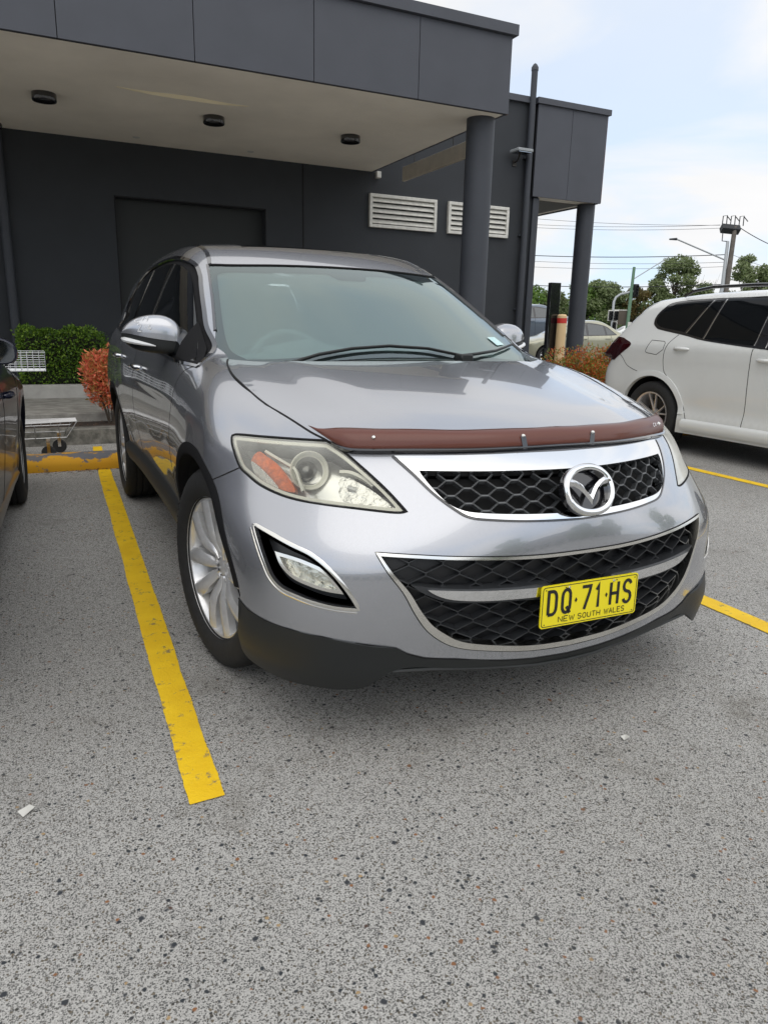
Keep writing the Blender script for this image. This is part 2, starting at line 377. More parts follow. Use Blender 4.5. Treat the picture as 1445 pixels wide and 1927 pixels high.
def flange(V, N, T, depth):
    E = {}
    for t in T:
        for a, b in ((t[0],t[1]),(t[1],t[2]),(t[2],t[0])):
            if (b,a) in E: E.pop((b,a))
            else: E[(a,b)] = 1
    bv = sorted({i for e in E for i in e}); mp = {v: i for i, v in enumerate(bv)}; k = len(V); m = len(bv)
    nn = np.zeros((m,3))
    F = []
    for (a, b) in E:
        F.append((b, a, mp[a]+k+m, mp[b]+k+m)) if 0 else None
        s = np.cross(V[b]-V[a], N[a]); s = s/max(np.linalg.norm(s),1e-9); nn[mp[a]] += s; nn[mp[b]] += s
        F.append((k+mp[b], k+mp[a], k+m+mp[a], k+m+mp[b]))
    nn /= np.maximum(np.linalg.norm(nn, axis=1, keepdims=True), 1e-9)
    top = V[bv]; bot = top-N[bv]*depth
    V2 = np.concatenate([V, top, bot]); N2 = np.concatenate([N, nn, nn])
    return V2, N2, F
def patch(name, P, outer, holes=(), material='paint', parent=None, step=.03, off=0., fl=.012, mirror=False, snap=None):
    V, N, T = patch_mesh(P, outer, holes, step, off, snap); F = [tuple(t) for t in T]
    if fl:
        V, N, F2 = flange(V, N, T, fl); F = F+F2
    o = mesh_obj(name, V, F, material, parent, normals=N)
    if mirror:
        Vm = V*[-1,1,1]; Nm = N*[-1,1,1]; o2 = mesh_obj(name, Vm, [f[::-1] for f in F], material, parent, normals=Nm)
        return o, o2
    return o
def band(name, f, pts, prof, material, parent, closed=False, mirror=False, N=None):
    """sweep profile [(sideways, out)...] along a 3D curve lying on surface f"""
    pts = np.asarray(pts, float); N = grad(f, pts) if N is None else N; n = len(pts)
    if closed: t = np.roll(pts,-1,0)-np.roll(pts,1,0)
    else: t = np.gradient(pts, axis=0)
    t /= np.maximum(np.linalg.norm(t, axis=1, keepdims=True), 1e-9); b = np.cross(N, t); b /= np.maximum(np.linalg.norm(b, axis=1, keepdims=True), 1e-9)
    m = len(prof); V = np.concatenate([pts+b*w+N*h for w, h in prof]); F = []
    idx = lambda j, i: j*n+i
    for j in range(m-1):
        for i in range(n if closed else n-1):
            k = (i+1)%n; F.append((idx(j,i), idx(j,k), idx(j+1,k), idx(j+1,i)))
    o = mesh_obj(name, V, F, material, parent, smooth=True)
    o.data.set_sharp_from_angle(angle=rad(50))
    if mirror:
        o2 = mesh_obj(name, V*[-1,1,1], [q[::-1] for q in F], material, parent, smooth=True); o2.data.set_sharp_from_angle(angle=rad(50)); return o, o2
    return o
MIR = np.array([-1,1,1.])
def onsurf(P, pts): return P.pts(P.uv(pts))[0]
# stroke lettering
def arc(cx, cy, rx, ry, a0, a1, n=8): return [(cx+rx*math.cos(rad(a0+(a1-a0)*i/n)), cy+ry*math.sin(rad(a0+(a1-a0)*i/n))) for i in range(n+1)]
GL = {
 'D': [[(0,0),(0,1),(.45,1)]+arc(.5,.7,.5,.3,90,0,5)+arc(.5,.3,.5,.3,0,-90,5)+[(0,0)]],
 'Q': [arc(.5,.72,.5,.28,0,180,8)+arc(.5,.28,.5,.28,180,360,8)+[(1,.72)], [(.55,.26),(1.02,-.04)]],
 '7': [[(0,1),(1,1),(.9,.75),(.35,0)]], '1': [[(.2,.78),(.55,1),(.55,0)]],
 'H': [[(0,0),(0,1)],[(1,0),(1,1)],[(0,.5),(1,.5)]],
 'S': [arc(.5,.74,.5,.26,20,180,8)+arc(.5,.74,.5,.24,180,270,3)[1:]+arc(.5,.25,.5,.25,90,0,3)[1:]+arc(.5,.26,.5,.26,0,-160,8)[1:]],
 'N': [[(0,0),(0,1),(1,0),(1,1)]], 'E': [[(1,1),(0,1),(0,0),(1,0)],[(0,.5),(.85,.5)]], 'W': [[(0,1),(.25,0),(.5,.8),(.75,0),(1,1)]],
 'O': [arc(.5,.5,.5,.5,0,360,18)], 'U': [[(0,1),(0,.35)]+arc(.5,.33,.5,.33,180,360,8)+[(1,1)]], 'T': [[(.5,0),(.5,1)],[(0,1),(1,1)]],
 'A': [[(0,0),(.5,1),(1,0)],[(.2,.35),(.8,.35)]], 'L': [[(0,1),(0,0),(1,0)]], 'C': [arc(.5,.5,.5,.5,50,310,12)], 'X': [[(0,0),(1,1)],[(0,1),(1,0)]],
 '-': [[(.1,.5),(.9,.5)]], '9': [arc(.5,.68,.45,.32,0,360,12),[(.95,.68),(.9,.35),(.55,0)]], '2': [arc(.5,.7,.45,.3,160,-20,8)+[(0,0),(1,0)]],
 '4': [[(.6,.2),(.6,.9),(0,.35),(1,.35)]], '.': [[(.4,.45),(.55,.5)]], 'R': [[(0,0),(0,1),(.6,1)]+arc(.6,.76,.35,.24,90,-90,6)+[(0,.52)],[(.5,.52),(1,0)]],
}
def ribbon(mb, pts, w, fn):
    P = [Vector(p) for p in pts]; n = len(P)
    V = []
    for i in range(n):
        a = (P[i]-P[i-1]).normalized() if i else None; b = (P[i+1]-P[i]).normalized() if i < n-1 else None
        if a is None: a = b
        if b is None: b = a
        t = (a+b); t = t.normalized() if t.length > 1e-6 else a
        nn = Vector((-t.y, t.x)); c = max(.5, nn.dot(Vector((-a.y, a.x)))); nn = nn*(w/2/c)
        e = t*(w*.0)
        V += [P[i]+nn, P[i]-nn]
    V3 = [fn(v.x, v.y) for v in V]; F = [(2*i, 2*i+1, 2*i+3, 2*i+2) for i in range(n-1)]; mb.add(V3, F)
def letters(mb, text, x, y, h, wd, gap, sw, fn, space=.6):
    for ch in text:
        if ch == ' ': x += wd*space+gap; continue
        ww = wd*(.55 if ch in '1.' else 1.35 if ch == 'W' else 1)
        for st in GL[ch]:
            ribbon(mb, [(x+a*wd*(.8 if ch == '1' else 1.35 if ch == 'W' else 1), y+b*h) for a, b in st], sw, fn)
        x += ww+gap
    return x

# ================================================================ the silver-grey SUV
LOW = lower; BODY = body
car = thing('parked_car', 'silver grey SUV in the middle bay with copper bonnet strip and yellow plate', 'car', (0,0,0))
PC = CylF(BODY); PT = Top(BODY); PU = Tube(BODY); PS = Side(BODY); PG = Top(green)
def L3(P, pts, **k): return P.uv(cat(pts, **k))
# --- right-hand (x<0) key curves, car coordinates in metres
HL = [(-.893,.669,.911),(-.826,.584,.914),(-.740,.504,.914),(-.668,.442,.915),(-.656,.417,.907),(-.632,.359,.883),(-.596,.282,.839),(-.559,.222,.793),(-.524,.168,.742),(-.556,.181,.738),(-.652,.246,.744),(-.729,.310,.748),(-.790,.372,.753),(-.832,.430,.763),(-.868,.491,.780),(-.890,.542,.802),(-.904,.577,.820),(-.910,.623,.862),(-.907,.662,.894)]
HOODE = [(-.668,.442,.915),(-.702,.521,.937),(-.743,.674,.975),(-.772,.80,1.005),(-.790,.95,1.037),(-.797,1.08,1.068),(-.782,1.22,1.098),(-.757,1.315,1.115)]
SEAM = [(-.904,.577,.820),(-.925,.604,.804),(-.953,.650,.780),(-.978,.715,.752)]
def archpts(cy, cz, ry, rz, a0, a1, n, x=-.97):
    r = []
    for i in range(n+1):
        a = rad(a0+(a1-a0)*i/n); c, s = math.cos(a), math.sin(a); e = 2/2.3
        r.append((x, cy+math.copysign(abs(c)**e, c)*ry, cz+math.copysign(abs(s)**e, s)*rz))
    return r
def side_pt(y, z): return tuple(PS.pts(np.array([[y, z]]))[0][0])
def side_curve(yz): return [side_pt(y, z) for y, z in yz]
FA = dict(cy=.975, cz=.36, ry=.485, rz=.475)      # front arch, outer edge of the lip
RA = dict(cy=3.905, cz=.36, ry=.475, rz=.475)
A_front = [(p[1], p[2]) for p in archpts(**FA, a0=180, a1=0, n=28)]
i_seam = min(range(len(A_front)), key=lambda i: abs(A_front[i][0]-.70)+abs(A_front[i][1]-.757))
CLT = [(-.954,.490,.415),(-.924,.445,.398),(-.890,.367,.388),(-.840,.287,.384),(-.765,.211,.378),(-.655,.143,.363),(-.578,.111,.353),(-.545,.103,.333),(-.493,.091,.315),(-.398,.073,.303),(-.24,.057,.276),(-.134,.052,.264),(0,.05,.258)]
CLB = [(-.935,.505,.250),(-.925,.48,.225),(-.882,.434,.217),(-.832,.340,.212),(-.764,.252,.216),(-.699,.200,.219),(-.652,.167,.230),(-.617,.144,.256),(-.577,.123,.280),(-.520,.105,.284),(-.462,.090,.279),(-.30,.070,.262),(-.127,.058,.244),(0,.056,.240)]
NOSE = [(-.657,.415,.905),(-.630,.367,.893),(-.580,.333,.893),(-.463,.270,.895),(-.30,.215,.898),(-.105,.172,.900),(0,.166,.901)]
CH_OUT = [(-.519,.284,.882),(-.485,.220,.840),(-.445,.163,.790),(-.396,.117,.748),(-.357,.093,.727),(-.289,.071,.719),(-.177,.048,.712),(0,.034,.707)]
MESH_UP = [(-.468,.212,.846),(-.443,.172,.803),(-.410,.133,.764),(-.367,.104,.744),(-.30,.08,.737),(-.174,.055,.731),(0,.045,.727)]
LOWT = [(-.627,.155,.635),(-.52,.11,.630),(-.418,.069,.624),(-.186,.024,.614),(0,.014,.613)]
LOWB = [(-.627,.155,.635),(-.602,.125,.583),(-.562,.103,.525),(-.532,.089,.465),(-.500,.080,.415),(-.460,.073,.378),(-.410,.066,.349),(-.333,.057,.328),(-.16,.048,.299),(0,.047,.290)]
FOG = [(-.905,.433,.669),(-.870,.374,.654),(-.830,.310,.634),(-.788,.256,.615),(-.756,.217,.587),(-.727,.187,.551),(-.702,.165,.511),(-.683,.152,.475),(-.734,.185,.477),(-.786,.226,.485),(-.826,.265,.497),(-.859,.306,.511),(-.880,.336,.538),(-.892,.361,.579),(-.901,.393,.625)]
mir3 = lambda L: [(-x, y, z) for x, y, z in L]
def symm(L): return L + [(-x, y, z) for x, y, z in L[::-1][1:]]   # half curve ending on x=0
# --- bumper cover (both halves)
def half_bumper():
    up = cat(HL[3:], corners=(0,5), step=.012)                     # inner edge, tip, lower edge up to the outer end
    up = cat(HL[3:17], corners=(0,5), step=.012)
    seam = cat(SEAM, step=.012)[1:]
    arch = np.array(side_curve(A_front[:i_seam+1]))[::-1]; arch[0] = seam[-1]
    arch = arch[arch[:,2] > .418]
    low = cat(CLT, step=.015)
    nose = cat(NOSE, step=.015)[::-1]                              # centre -> corner
    return np.concatenate([nose, up, seam[:], arch[1:], low])
hb = half_bumper(); uvh = PC.uv(hb)
uvo = np.concatenate([uvh, (uvh*[-1,1])[::-1][1:-1]])
def symhole(Pj, T, B, cT=(), cB=()):
    a = Pj.uv(cat(T, corners=cT)); b = Pj.uv(cat(B, corners=cB))
    full = np.concatenate([a, (a*[-1,1])[::-1][1:], (b*[-1,1])[1:-1], b[::-1][:-1]]) if 0 else np.concatenate([a, (a*[-1,1])[::-1][1:], (b*[-1,1])[1:], b[::-1][1:-1]])
    return full
gr_top = [(-.519,.284,.884),(-.463,.262,.889),(-.30,.205,.890),(-.105,.165,.892),(0,.16,.892)]
h_gr = symhole(PC, gr_top, CH_OUT); h_low = symhole(PC, LOWT, LOWB)
h_fog = PC.uv(cat(FOG, corners=(0,7), closed=True)); h_fogR = (h_fog*[-1,1])[::-1]
patch('front_bumper', PC, uvo, [h_gr, h_low, h_fog, h_fogR], 'paint', car, step=.022, fl=.02)
# --- black lower apron, slightly proud with corner flaps
cl = np.concatenate([cat(CLT, step=.015), cat(CLB, step=.015)[::-1]]); cu = PC.uv(cl)
cu_full = np.concatenate([PC.uv(cat(CLT, step=.015)), (PC.uv(cat(CLT, step=.015))*[-1,1])[::-1][1:], (PC.uv(cat(CLB, step=.015))*[-1,1])[:-1], PC.uv(cat(CLB, step=.015))[::-1][:-1]])
V, N, T = patch_mesh(PC, cu_full, [], .022)
mid = sst(.40,.30,V[:,2])*sst(.52,.66,np.abs(V[:,0]))*.022 + .001
V = V + N*mid[:,None]; N = N*[1,1,1]; N[:,2] -= .25*sst(.30,.22,V[:,2]); N /= np.linalg.norm(N, axis=1, keepdims=True)
V2, N2, F2 = flange(V, N, T, .05)
mesh_obj('bumper_apron', V2, [tuple(t) for t in T]+F2, 'black_plastic', car, normals=N2)
# black lip spoiler under the centre
band('lip_spoiler', BODY, symm([(-.58,.130,.276),(-.46,.100,.274),(-.30,.078,.257),(-.12,.064,.239),(0,.062,.235)]), [(-.006,-.05),(-.006,.010),(.0,.014),(.006,.010),(.006,-.05)], 'black_plastic', car)
# --- bonnet
he = cat(HOODE, step=.015); rear = cat([(-.757,1.315,0),(-.70,1.262,0),(-.60,1.19,0),(-.45,1.12,0),(-.25,1.075,0),(0,1.062,0)], step=.02)
front = cat(NOSE, step=.015)
hh = np.concatenate([front[::-1][:-1], he, rear[1:]])[:, :2]
hood_uv = np.concatenate([hh, (hh*[-1,1])[::-1][1:-1]])
patch('bonnet', PT, hood_uv, [], 'paint', car, step=.03, fl=.02)
# --- fender
TIP = (-.866,1.372,1.083); SEAMP = [(-.866,1.372,1.083),(-.845,1.40,1.110),(-.828,1.435,1.125),(-.80,1.47,1.143),(-.768,1.497,1.160)]
DOORF = [(1.372,1.083),(1.44,1.074),(1.487,1.05),(1.505,1.0),(1.525,.94),(1.548,.87),(1.562,.80),(1.568,.70),(1.56,.58),(1.54,.46),(1.51,.345)]
fend = np.concatenate([
    PU.uv(cat(SEAMP, step=.015)),
    PU.uv(cat([(-.768,1.497,1.160),(-.757,1.41,1.14),(-.757,1.315,1.115)], step=.015))[1:],
    PU.uv(cat(HOODE, step=.015))[::-1][1:],
    PU.uv(cat([HL[3],HL[2],HL[1],HL[0],HL[18],HL[17],HL[16]], step=.012))[1:],
    PU.uv(cat(SEAM, step=.012))[1:],
    PU.uv(np.array(side_curve(A_front[i_seam:])))[1:],
    PU.uv(np.array(side_curve([(1.46,.345),(1.51,.345)]))),
    PU.uv(cat(side_curve(DOORF), step=.02))[::-1][1:-1]])
patch('front_fender', PU, fend, [], 'paint', car, step=.028, fl=.018, mirror=True)
# --- doors (side projection)
BELT = [(1.372,1.083),(1.6,1.088),(2.0,1.100),(2.5,1.118),(3.0,1.138),(3.5,1.160),(3.9,1.182),(4.2,1.205)]
DB = [(2.885,1.133),(2.90,1.0),(2.905,.8),(2.91,.6),(2.915,.345)]
c2 = lambda yz, step=.02, corners=(): cat([(y, z, 0) for y, z in yz], step=step, corners=corners)[:, :2]
bl1 = [p for p in c2(BELT) if p[0] < 2.885]; bl2 = [p for p in c2(BELT) if 2.889 < p[0] < 3.66]
doorf = np.concatenate([c2(DOORF)[::-1], bl1[1:], c2(DB), [(y, .345) for y in np.arange(2.88,1.52,-.03)]])
patch('front_door', PS, doorf, [], 'paint', car, step=.035, fl=.015, mirror=True)
A_rear = [(p[1], p[2]) for p in archpts(**RA, a0=180, a1=0, n=28)]
dog = [(3.43,.345),(3.44,.50),(3.475,.64),(3.55,.78),(3.62,.92),(3.66,1.05),(3.675,1.169)]
doorr = np.concatenate([c2(DB)[::-1]+[.004,0], bl2, c2(dog)[::-1], [(y, .345) for y in np.arange(3.40,2.93,-.03)]])
patch('rear_door', PS, doorr, [], 'paint', car, step=.035, fl=.015, mirror=True)
# --- side frame: A pillar, roof rail, rear quarter as one panel round the window opening
WSL = [(-.768,1.497,1.160),(-.742,1.60,1.225),(-.722,1.704,1.282),(-.700,1.82,1.352),(-.681,1.932,1.412),(-.658,2.07,1.490),(-.642,2.180,1.545)]
DITCH = [(-.642,2.180,1.545),(-.628,2.26,1.585),(-.615,2.40,1.628),(-.605,2.7,1.66),(-.60,3.2,1.68),(-.59,3.8,1.67),(-.58,4.3,1.63),(-.575,4.56,1.58)]
DLO_T = [(1.372,1.083),(1.41,1.112),(1.51,1.168),(1.654,1.236),(1.80,1.315),(1.993,1.418),(2.11,1.478),(2.24,1.530),(2.40,1.566),(2.65,1.592),(3.0,1.607),(3.4,1.602),(3.8,1.575),(4.1,1.52),(4.32,1.44),(4.42,1.36),(4.44,1.29),(4.38,1.24),(4.2,1.205)]
rail_side = [(-.575,4.56,1.58),(-.66,4.62,1.48),(-.72,4.68,1.36),(-.76,4.74,1.2),(-.80,4.78,1.0),(-.83,4.8,.8),(-.84,4.8,.6),(-.83,4.78,.34)]
sf = np.concatenate([
    PU.uv(cat(SEAMP, step=.015)), PU.uv(cat(WSL, step=.02))[1:], PU.uv(cat(DITCH, step=.03))[1:], PU.uv(cat(rail_side, step=.03))[1:],
    PU.uv(np.array(side_curve([(4.6,.345),(4.45,.345)]))), PU.uv(np.array(side_curve([p for p in A_rear[::-1] if p[1] > .36]))),
    PU.uv(np.array(side_curve([tuple(p) for p in c2(dog, .03)])))[1:],
    PU.uv(np.array(side_curve([tuple(p) for p in c2(BELT) if p[0] > 3.69]))), PU.uv(np.array(side_curve([tuple(p) for p in c2(DLO_T, .025)[::-1]])))[1:-1]])
patch('side_frame', PU, sf, [], 'paint', car, step=.020, fl=.02, mirror=True)
# --- window opening: black surround with the panes set on it
dlo = np.concatenate([c2(BELT, .02), c2(DLO_T, .02)[::-1][1:-1]])
patch('window_surround', PS, dlo, [], 'lip_plastic', car, step=.05, off=-.010, fl=.01, mirror=True)
def belt_z(y): return np.interp(y, [p[0] for p in BELT], [p[1] for p in BELT])
dtop = c2(DLO_T, .02); 
def top_z(y): return np.interp(y, dtop[:340,0], dtop[:340,1]) if 0 else np.interp(y, [p[0] for p in DLO_T[:15]], [p[1] for p in DLO_T[:15]])
def pane(y0b, y0t, y1b, y1t, m=.022):
    lo = [(y, belt_z(y)+m*.8) for y in np.linspace(y0b, y1b, 14)]; hi = [(y, top_z(y)-m*1.25) for y in np.linspace(y1t, y0t, 14)]
    return np.array(lo+hi)
for q in ((1.47,1.64,2.80,2.60), (2.92,2.74,3.52,3.40), (3.60,3.48,4.22,4.12)):
    patch('side_window', PS, pane(*q), [], 'tint_glass', car, step=.06, off=-.005, fl=.004, mirror=True)
for (yb, yt) in ((2.83,2.625), (3.545,3.425)):                      # light channel edges
    pts = onsurf(PS, np.array([(-.9, yb+(yt-yb)*t, belt_z(yb)+.02+(top_z(yt)-.028-belt_z(yb)-.02)*t) for t in np.linspace(0,1,14)]))
    band('window_channel', BODY, pts, [(-.005,-.008),(-.005,-.002),(.005,-.002),(.005,-.008)], 'satin_chrome', car, mirror=True)
dlo3 = onsurf(PS, np.array([(-.9, y, z) for y, z in c2(DLO_T, .02)]))
band('window_seal', BODY, dlo3, [(-.012,-.012),(-.011,.004),(.009,.004),(.012,-.004)], 'gloss_black', car, mirror=True)
belt3 = onsurf(PS, np.array([(-.9, y, z) for y, z in c2(BELT, .04)]))
band('belt_moulding', BODY, belt3, [(-.009,-.004),(-.007,.004),(.007,.004),(.009,-.004)], 'gloss_black', car, mirror=True)
# --- roof, roof ditch, windscreen
WST = [(-.642,2.180,0),(-.56,2.115,0),(-.45,2.065,0),(-.30,2.028,0),(-.15,2.010,0),(0,2.004,0)]
RBK = [(-.575,4.56,0),(-.4,4.66,0),(-.2,4.70,0),(0,4.71,0)]
d_in = np.array(DITCH)*[1,1,1]+[.022,0,0]
rf = np.concatenate([cat(WST, step=.02)[::-1][:-1], cat(d_in, step=.03)[:, :], cat(RBK, step=.03)[1:]])[:, :2]
rf[:, 1] += .004*(rf[:, 1] < 2.2)
roof_uv = np.concatenate([rf, (rf*[-1,1])[::-1][1:-1]])
sunroof = np.array([(-.40,2.46),(-.37,2.41),(0,2.385),(.37,2.41),(.40,2.46),(.40,3.2),(.37,3.24),(-.37,3.24),(-.40,3.2)])
sr = cat(np.c_[sunroof, np.zeros(9)], closed=True, step=.03)[:, :2]
patch('roof_panel', PT, roof_uv, [sr], 'paint', car, step=.05, fl=.015)
patch('sunroof_glass', PT, sr*.985+[0,.042], [], 'tint_glass', car, step=.08, off=-.003, fl=.01)
dpts = onsurf(PT, cat(np.array(DITCH)+[.011,0,0], step=.03)); dpts = dpts[:-2]
band('roof_moulding', BODY, dpts, [(-.012,-.004),(-.010,.002),(.010,.002),(.012,-.004)], 'gloss_black', car, mirror=True)
wl = cat(WSL, step=.02); bot = cat([(-.768,1.497,0),(-.762,1.41,0),(-.73,1.33,0),(-.64,1.275,0),(-.5,1.235,0),(-.3,1.20,0),(0,1.185,0)], step=.02)
ws = np.concatenate([bot[::-1][:-1], wl, cat(WST, step=.02)[1:]])[:, :2]
wsf = np.concatenate([ws, (ws*[-1,1])[::-1][1:-1]])
patch('windscreen', PG, wsf, [], 'windscreen_glass', car, step=.05, off=-.003, fl=0)
FRI = [(0,1.238,0),(-.40,1.262,0),(-.56,1.295,0),(-.672,1.345,0),(-.712,1.42,0),(-.717,1.50,0),(-.70,1.64,0),(-.672,1.80,0),(-.630,2.03,0),(-.60,2.055,0),(-.42,1.975,0),(-.27,1.94,0),(-.125,1.925,0),(-.10,1.91,0),(-.07,1.855,0),(0,1.85,0)]
fr_ = cat(FRI, corners=(3,8,12), step=.02)[:, :2]; frh = np.concatenate([fr_, (fr_*[-1,1])[::-1][1:-1]])[::-1]
patch('tint_layer', PG, wsf*[.997,1], [], 'glass_tint', car, step=.06, off=-.012, fl=0)
patch('windscreen_border', PG, wsf*[.998,1], [frh], mat('frit', (.035,.04,.045), .5), car, step=.04, off=-.008, fl=0)
wsl3 = onsurf(PG, cat(WSL[1:], step=.02))
band('windscreen_seal', BODY, wsl3, [(-.008,-.004),(-.006,.004),(.006,.004),(.008,-.004)], 'gloss_black', car, mirror=True)
wst3 = PG.pts(np.concatenate([cat(WST, step=.02)[:, :2], (cat(WST, step=.02)[:, :2]*[-1,1])[::-1][1:]]))[0]
band('windscreen_seal', BODY, wst3, [(-.006,-.004),(-.005,.002),(.005,.002),(.006,-.004)], 'gap', car)
# sticker low in the far corner of the glass
stk = MB(); q = [(.550,1.462),(.618,1.50),(.640,1.445),(.572,1.402)]
sp = PG.pts(np.array(q), .001)[0]
stk.add([tuple(p) for p in sp], [(0,1,2,3)])
stk.build('registration_sticker', mat('sticker', (.30,.55,.55), .5, noise=(90,.6,(.7,.8,.8))), car)
# scuttle
cow = MB(); 
xs = np.linspace(-.76, .76, 31)
for j, (dy, z0) in enumerate(((-.06,1.075),(.00,1.085),(.10,1.10),(.16,1.115))):
    cow.V += [(x, np.interp(abs(x), [0,.25,.45,.6,.70,.757], [1.062,1.075,1.12,1.19,1.262,1.315])+dy, z0+.0*x) for x in xs]
for j in range(3):
    for i in range(30): cow.F.append((j*31+i, j*31+i+1, j*31+32+i, j*31+31+i)); cow.sm.append(True)
cow.build('scuttle_panel', 'black_plastic', car)
def wiper(pts, name='wiper'):
    w = MB(); P3 = [tuple(p) for p in PG.pts(np.array(pts), .014)[0]]; w.tube(P3, .006, 8, r2=.004)
    P4 = [tuple(p) for p in PG.pts(np.array(pts), .008)[0]]; w.tube(P4, .004, 6)
    w.box(P3[0][0]-.03, P3[0][0]+.03, P3[0][1]-.05, P3[0][1]+.02, P3[0][2]-.03, P3[0][2]+.006, .005)
    w.build(name, 'black_plastic', car)
wiper([(-.52,1.225),(-.40,1.24),(-.25,1.248),(-.08,1.25),(.10,1.235),(.24,1.205)]); wiper([(.25,1.20),(.36,1.24),(.50,1.31),(.62,1.40),(.70,1.47)])
# interior seen through the glass
mat('cabin', (.11,.12,.122), .8); mat('dash', (.34,.36,.36), .75, bump=.001, bscale=300)
it = MB(); it.box(-.80,.80,1.30,4.5,.45,.62); it.box(-.72,.72,3.9,3.95,.6,1.35); it.build('cabin_floor', 'cabin', car)
ds = MB(); ds.tube([(-.72,1.50,.99),(-.45,1.46,1.02),(0,1.45,1.03),(.45,1.46,1.02),(.72,1.50,.99)], .13, 14); ds.tube([(-.55,1.50,1.10),(-.37,1.48,1.135),(-.2,1.50,1.10)], .06, 12); ds.build('dashboard', 'dash', car)
sw = MB(); Msw = Matrix.Translation((-.37,1.70,1.04)) @ Euler((rad(68),0,0)).to_matrix().to_4x4()
sw.lathe([(.19+.017*math.cos(a), .017*math.sin(a)) for a in np.linspace(0, 2*math.pi, 11)], 40, Msw); sw.box(-.43,-.31,1.66,1.70,.98,1.09,.02)
sw.build('steering_wheel', 'dash', car)
for sx in (-.37,.37):
    st = MB(); st.box(sx-.25,sx+.25,2.15,2.62,.62,.80,.05); st.box(sx-.24,sx+.24,2.55,2.70,.78,1.28,.05); st.box(sx-.12,sx+.12,2.60,2.70,1.30,1.47,.035); st.tube([(sx-.06,2.65,1.26),(sx-.06,2.65,1.33)], .008,6); st.tube([(sx+.06,2.65,1.26),(sx+.06,2.65,1.33)], .008,6); st.build('front_seat', 'cabin', car)
rm = MB(); rm.box(-.12,.12,1.98,2.01,1.40,1.47,.01); rm.tube([(0,2.0,1.45),(0,2.02,1.53)], .012, 8); rm.build('rear_view_mirror', 'cabin', car)
# --- shut lines
gapp = [(-.0022,-.002),(-.0022,.0006),(.0022,.0006),(.0022,-.002)]
hood3 = onsurf(PT, cat(HOODE, step=.015)); band('bonnet_gap', BODY, hood3, [(-.0036,-.002),(-.0036,.0008),(.0036,.0008),(.0036,-.002)], 'gap', car, mirror=True)
band('panel_gap', BODY, onsurf(PU, cat(SEAM, step=.012)), gapp, 'gap', car, mirror=True)
band('panel_gap', BODY, onsurf(PU, cat(SEAMP, step=.012)), gapp, 'gap', car, mirror=True)
band('door_gap', BODY, onsurf(PS, cat(side_curve(DOORF), step=.02)), gapp, 'gap', car, mirror=True)
band('door_gap', BODY, onsurf(PS, np.c_[np.full(len(c2(DB)), -.9), c2(DB)]), gapp, 'gap', car, mirror=True)
band('door_gap', BODY, onsurf(PS, np.c_[np.full(len(c2(dog)), -.9), c2(dog)]), gapp, 'gap', car, mirror=True)
clt3 = onsurf(PC, symm(CLT)); band('apron_gap', BODY, clt3, [(-.002,-.002),(-.002,.0026),(.002,.0026),(.002,-.002)], 'gap', car)
# --- wheel arch lips and sill
for AR in (FA, RA):
    p = onsurf(PS, np.array(archpts(**AR, a0=(171 if AR is FA else 177), a1=3, n=60)))
    band('arch_lip', BODY, p, [(.0,-.02),(.0,.0015),(.006,.0025),(.036,.0025),(.044,-.002),(.046,-.05)], 'lip_plastic', car, mirror=True)
sp_ = [(1.44,.345),(1.9,.345),(2.5,.345),(3.0,.345),(3.46,.345)]
sp3 = onsurf(PS, np.c_[np.full(40, -.9), np.linspace(1.44,3.45,40), np.full(40,.345)])
band('sill_cladding', BODY, sp3, [(.0,-.01),(.0,.008),(-.03,.022),(-.08,.024),(-.125,.012),(-.14,-.02),(-.14,-.10)] , 'black_plastic', car, mirror=True)
# wheel housings and underbody
for cy in (.975, 3.905):
    for sx in (-1, 1):
        w = MB(); w.housing(sx*.60, sx*.93, cy, .36, .452, .36); w.build('wheel_housing', 'gap', car)
ub = MB(); ub.box(-.60,.60,.30,4.75,.24,.50); ub.box(-.84,.84,1.55,3.35,.22,.45); ub.box(-.5,.5,.12,.4,.3,.45); ub.build('underbody', 'gap', car)
# radiator / dark mass behind the nose, engine bay
eb = MB(); eb.box(-.60,.60,.30,.36,.30,.84); eb.box(-.60,.60,.34,1.2,.45,.80); eb.build('engine_bay', 'gap', car)
# --- rear end (unseen from the front but closed)
PR = Front(BODY); PR.sgn = -1
rs = cat(rail_side, step=.03); rr_ = rs[:, [0,2]]
rtop = [(x, z) for x, z in zip(np.linspace(-.55,.55,20), np.full(20,1.585))]
rear_uv = np.concatenate([rr_[::-1], rtop, rr_*[-1,1], [(x, .34) for x in np.linspace(.8,-.8,20)]])
patch('tailgate', PR, rear_uv, [], 'paint', car, step=.06, fl=.02)
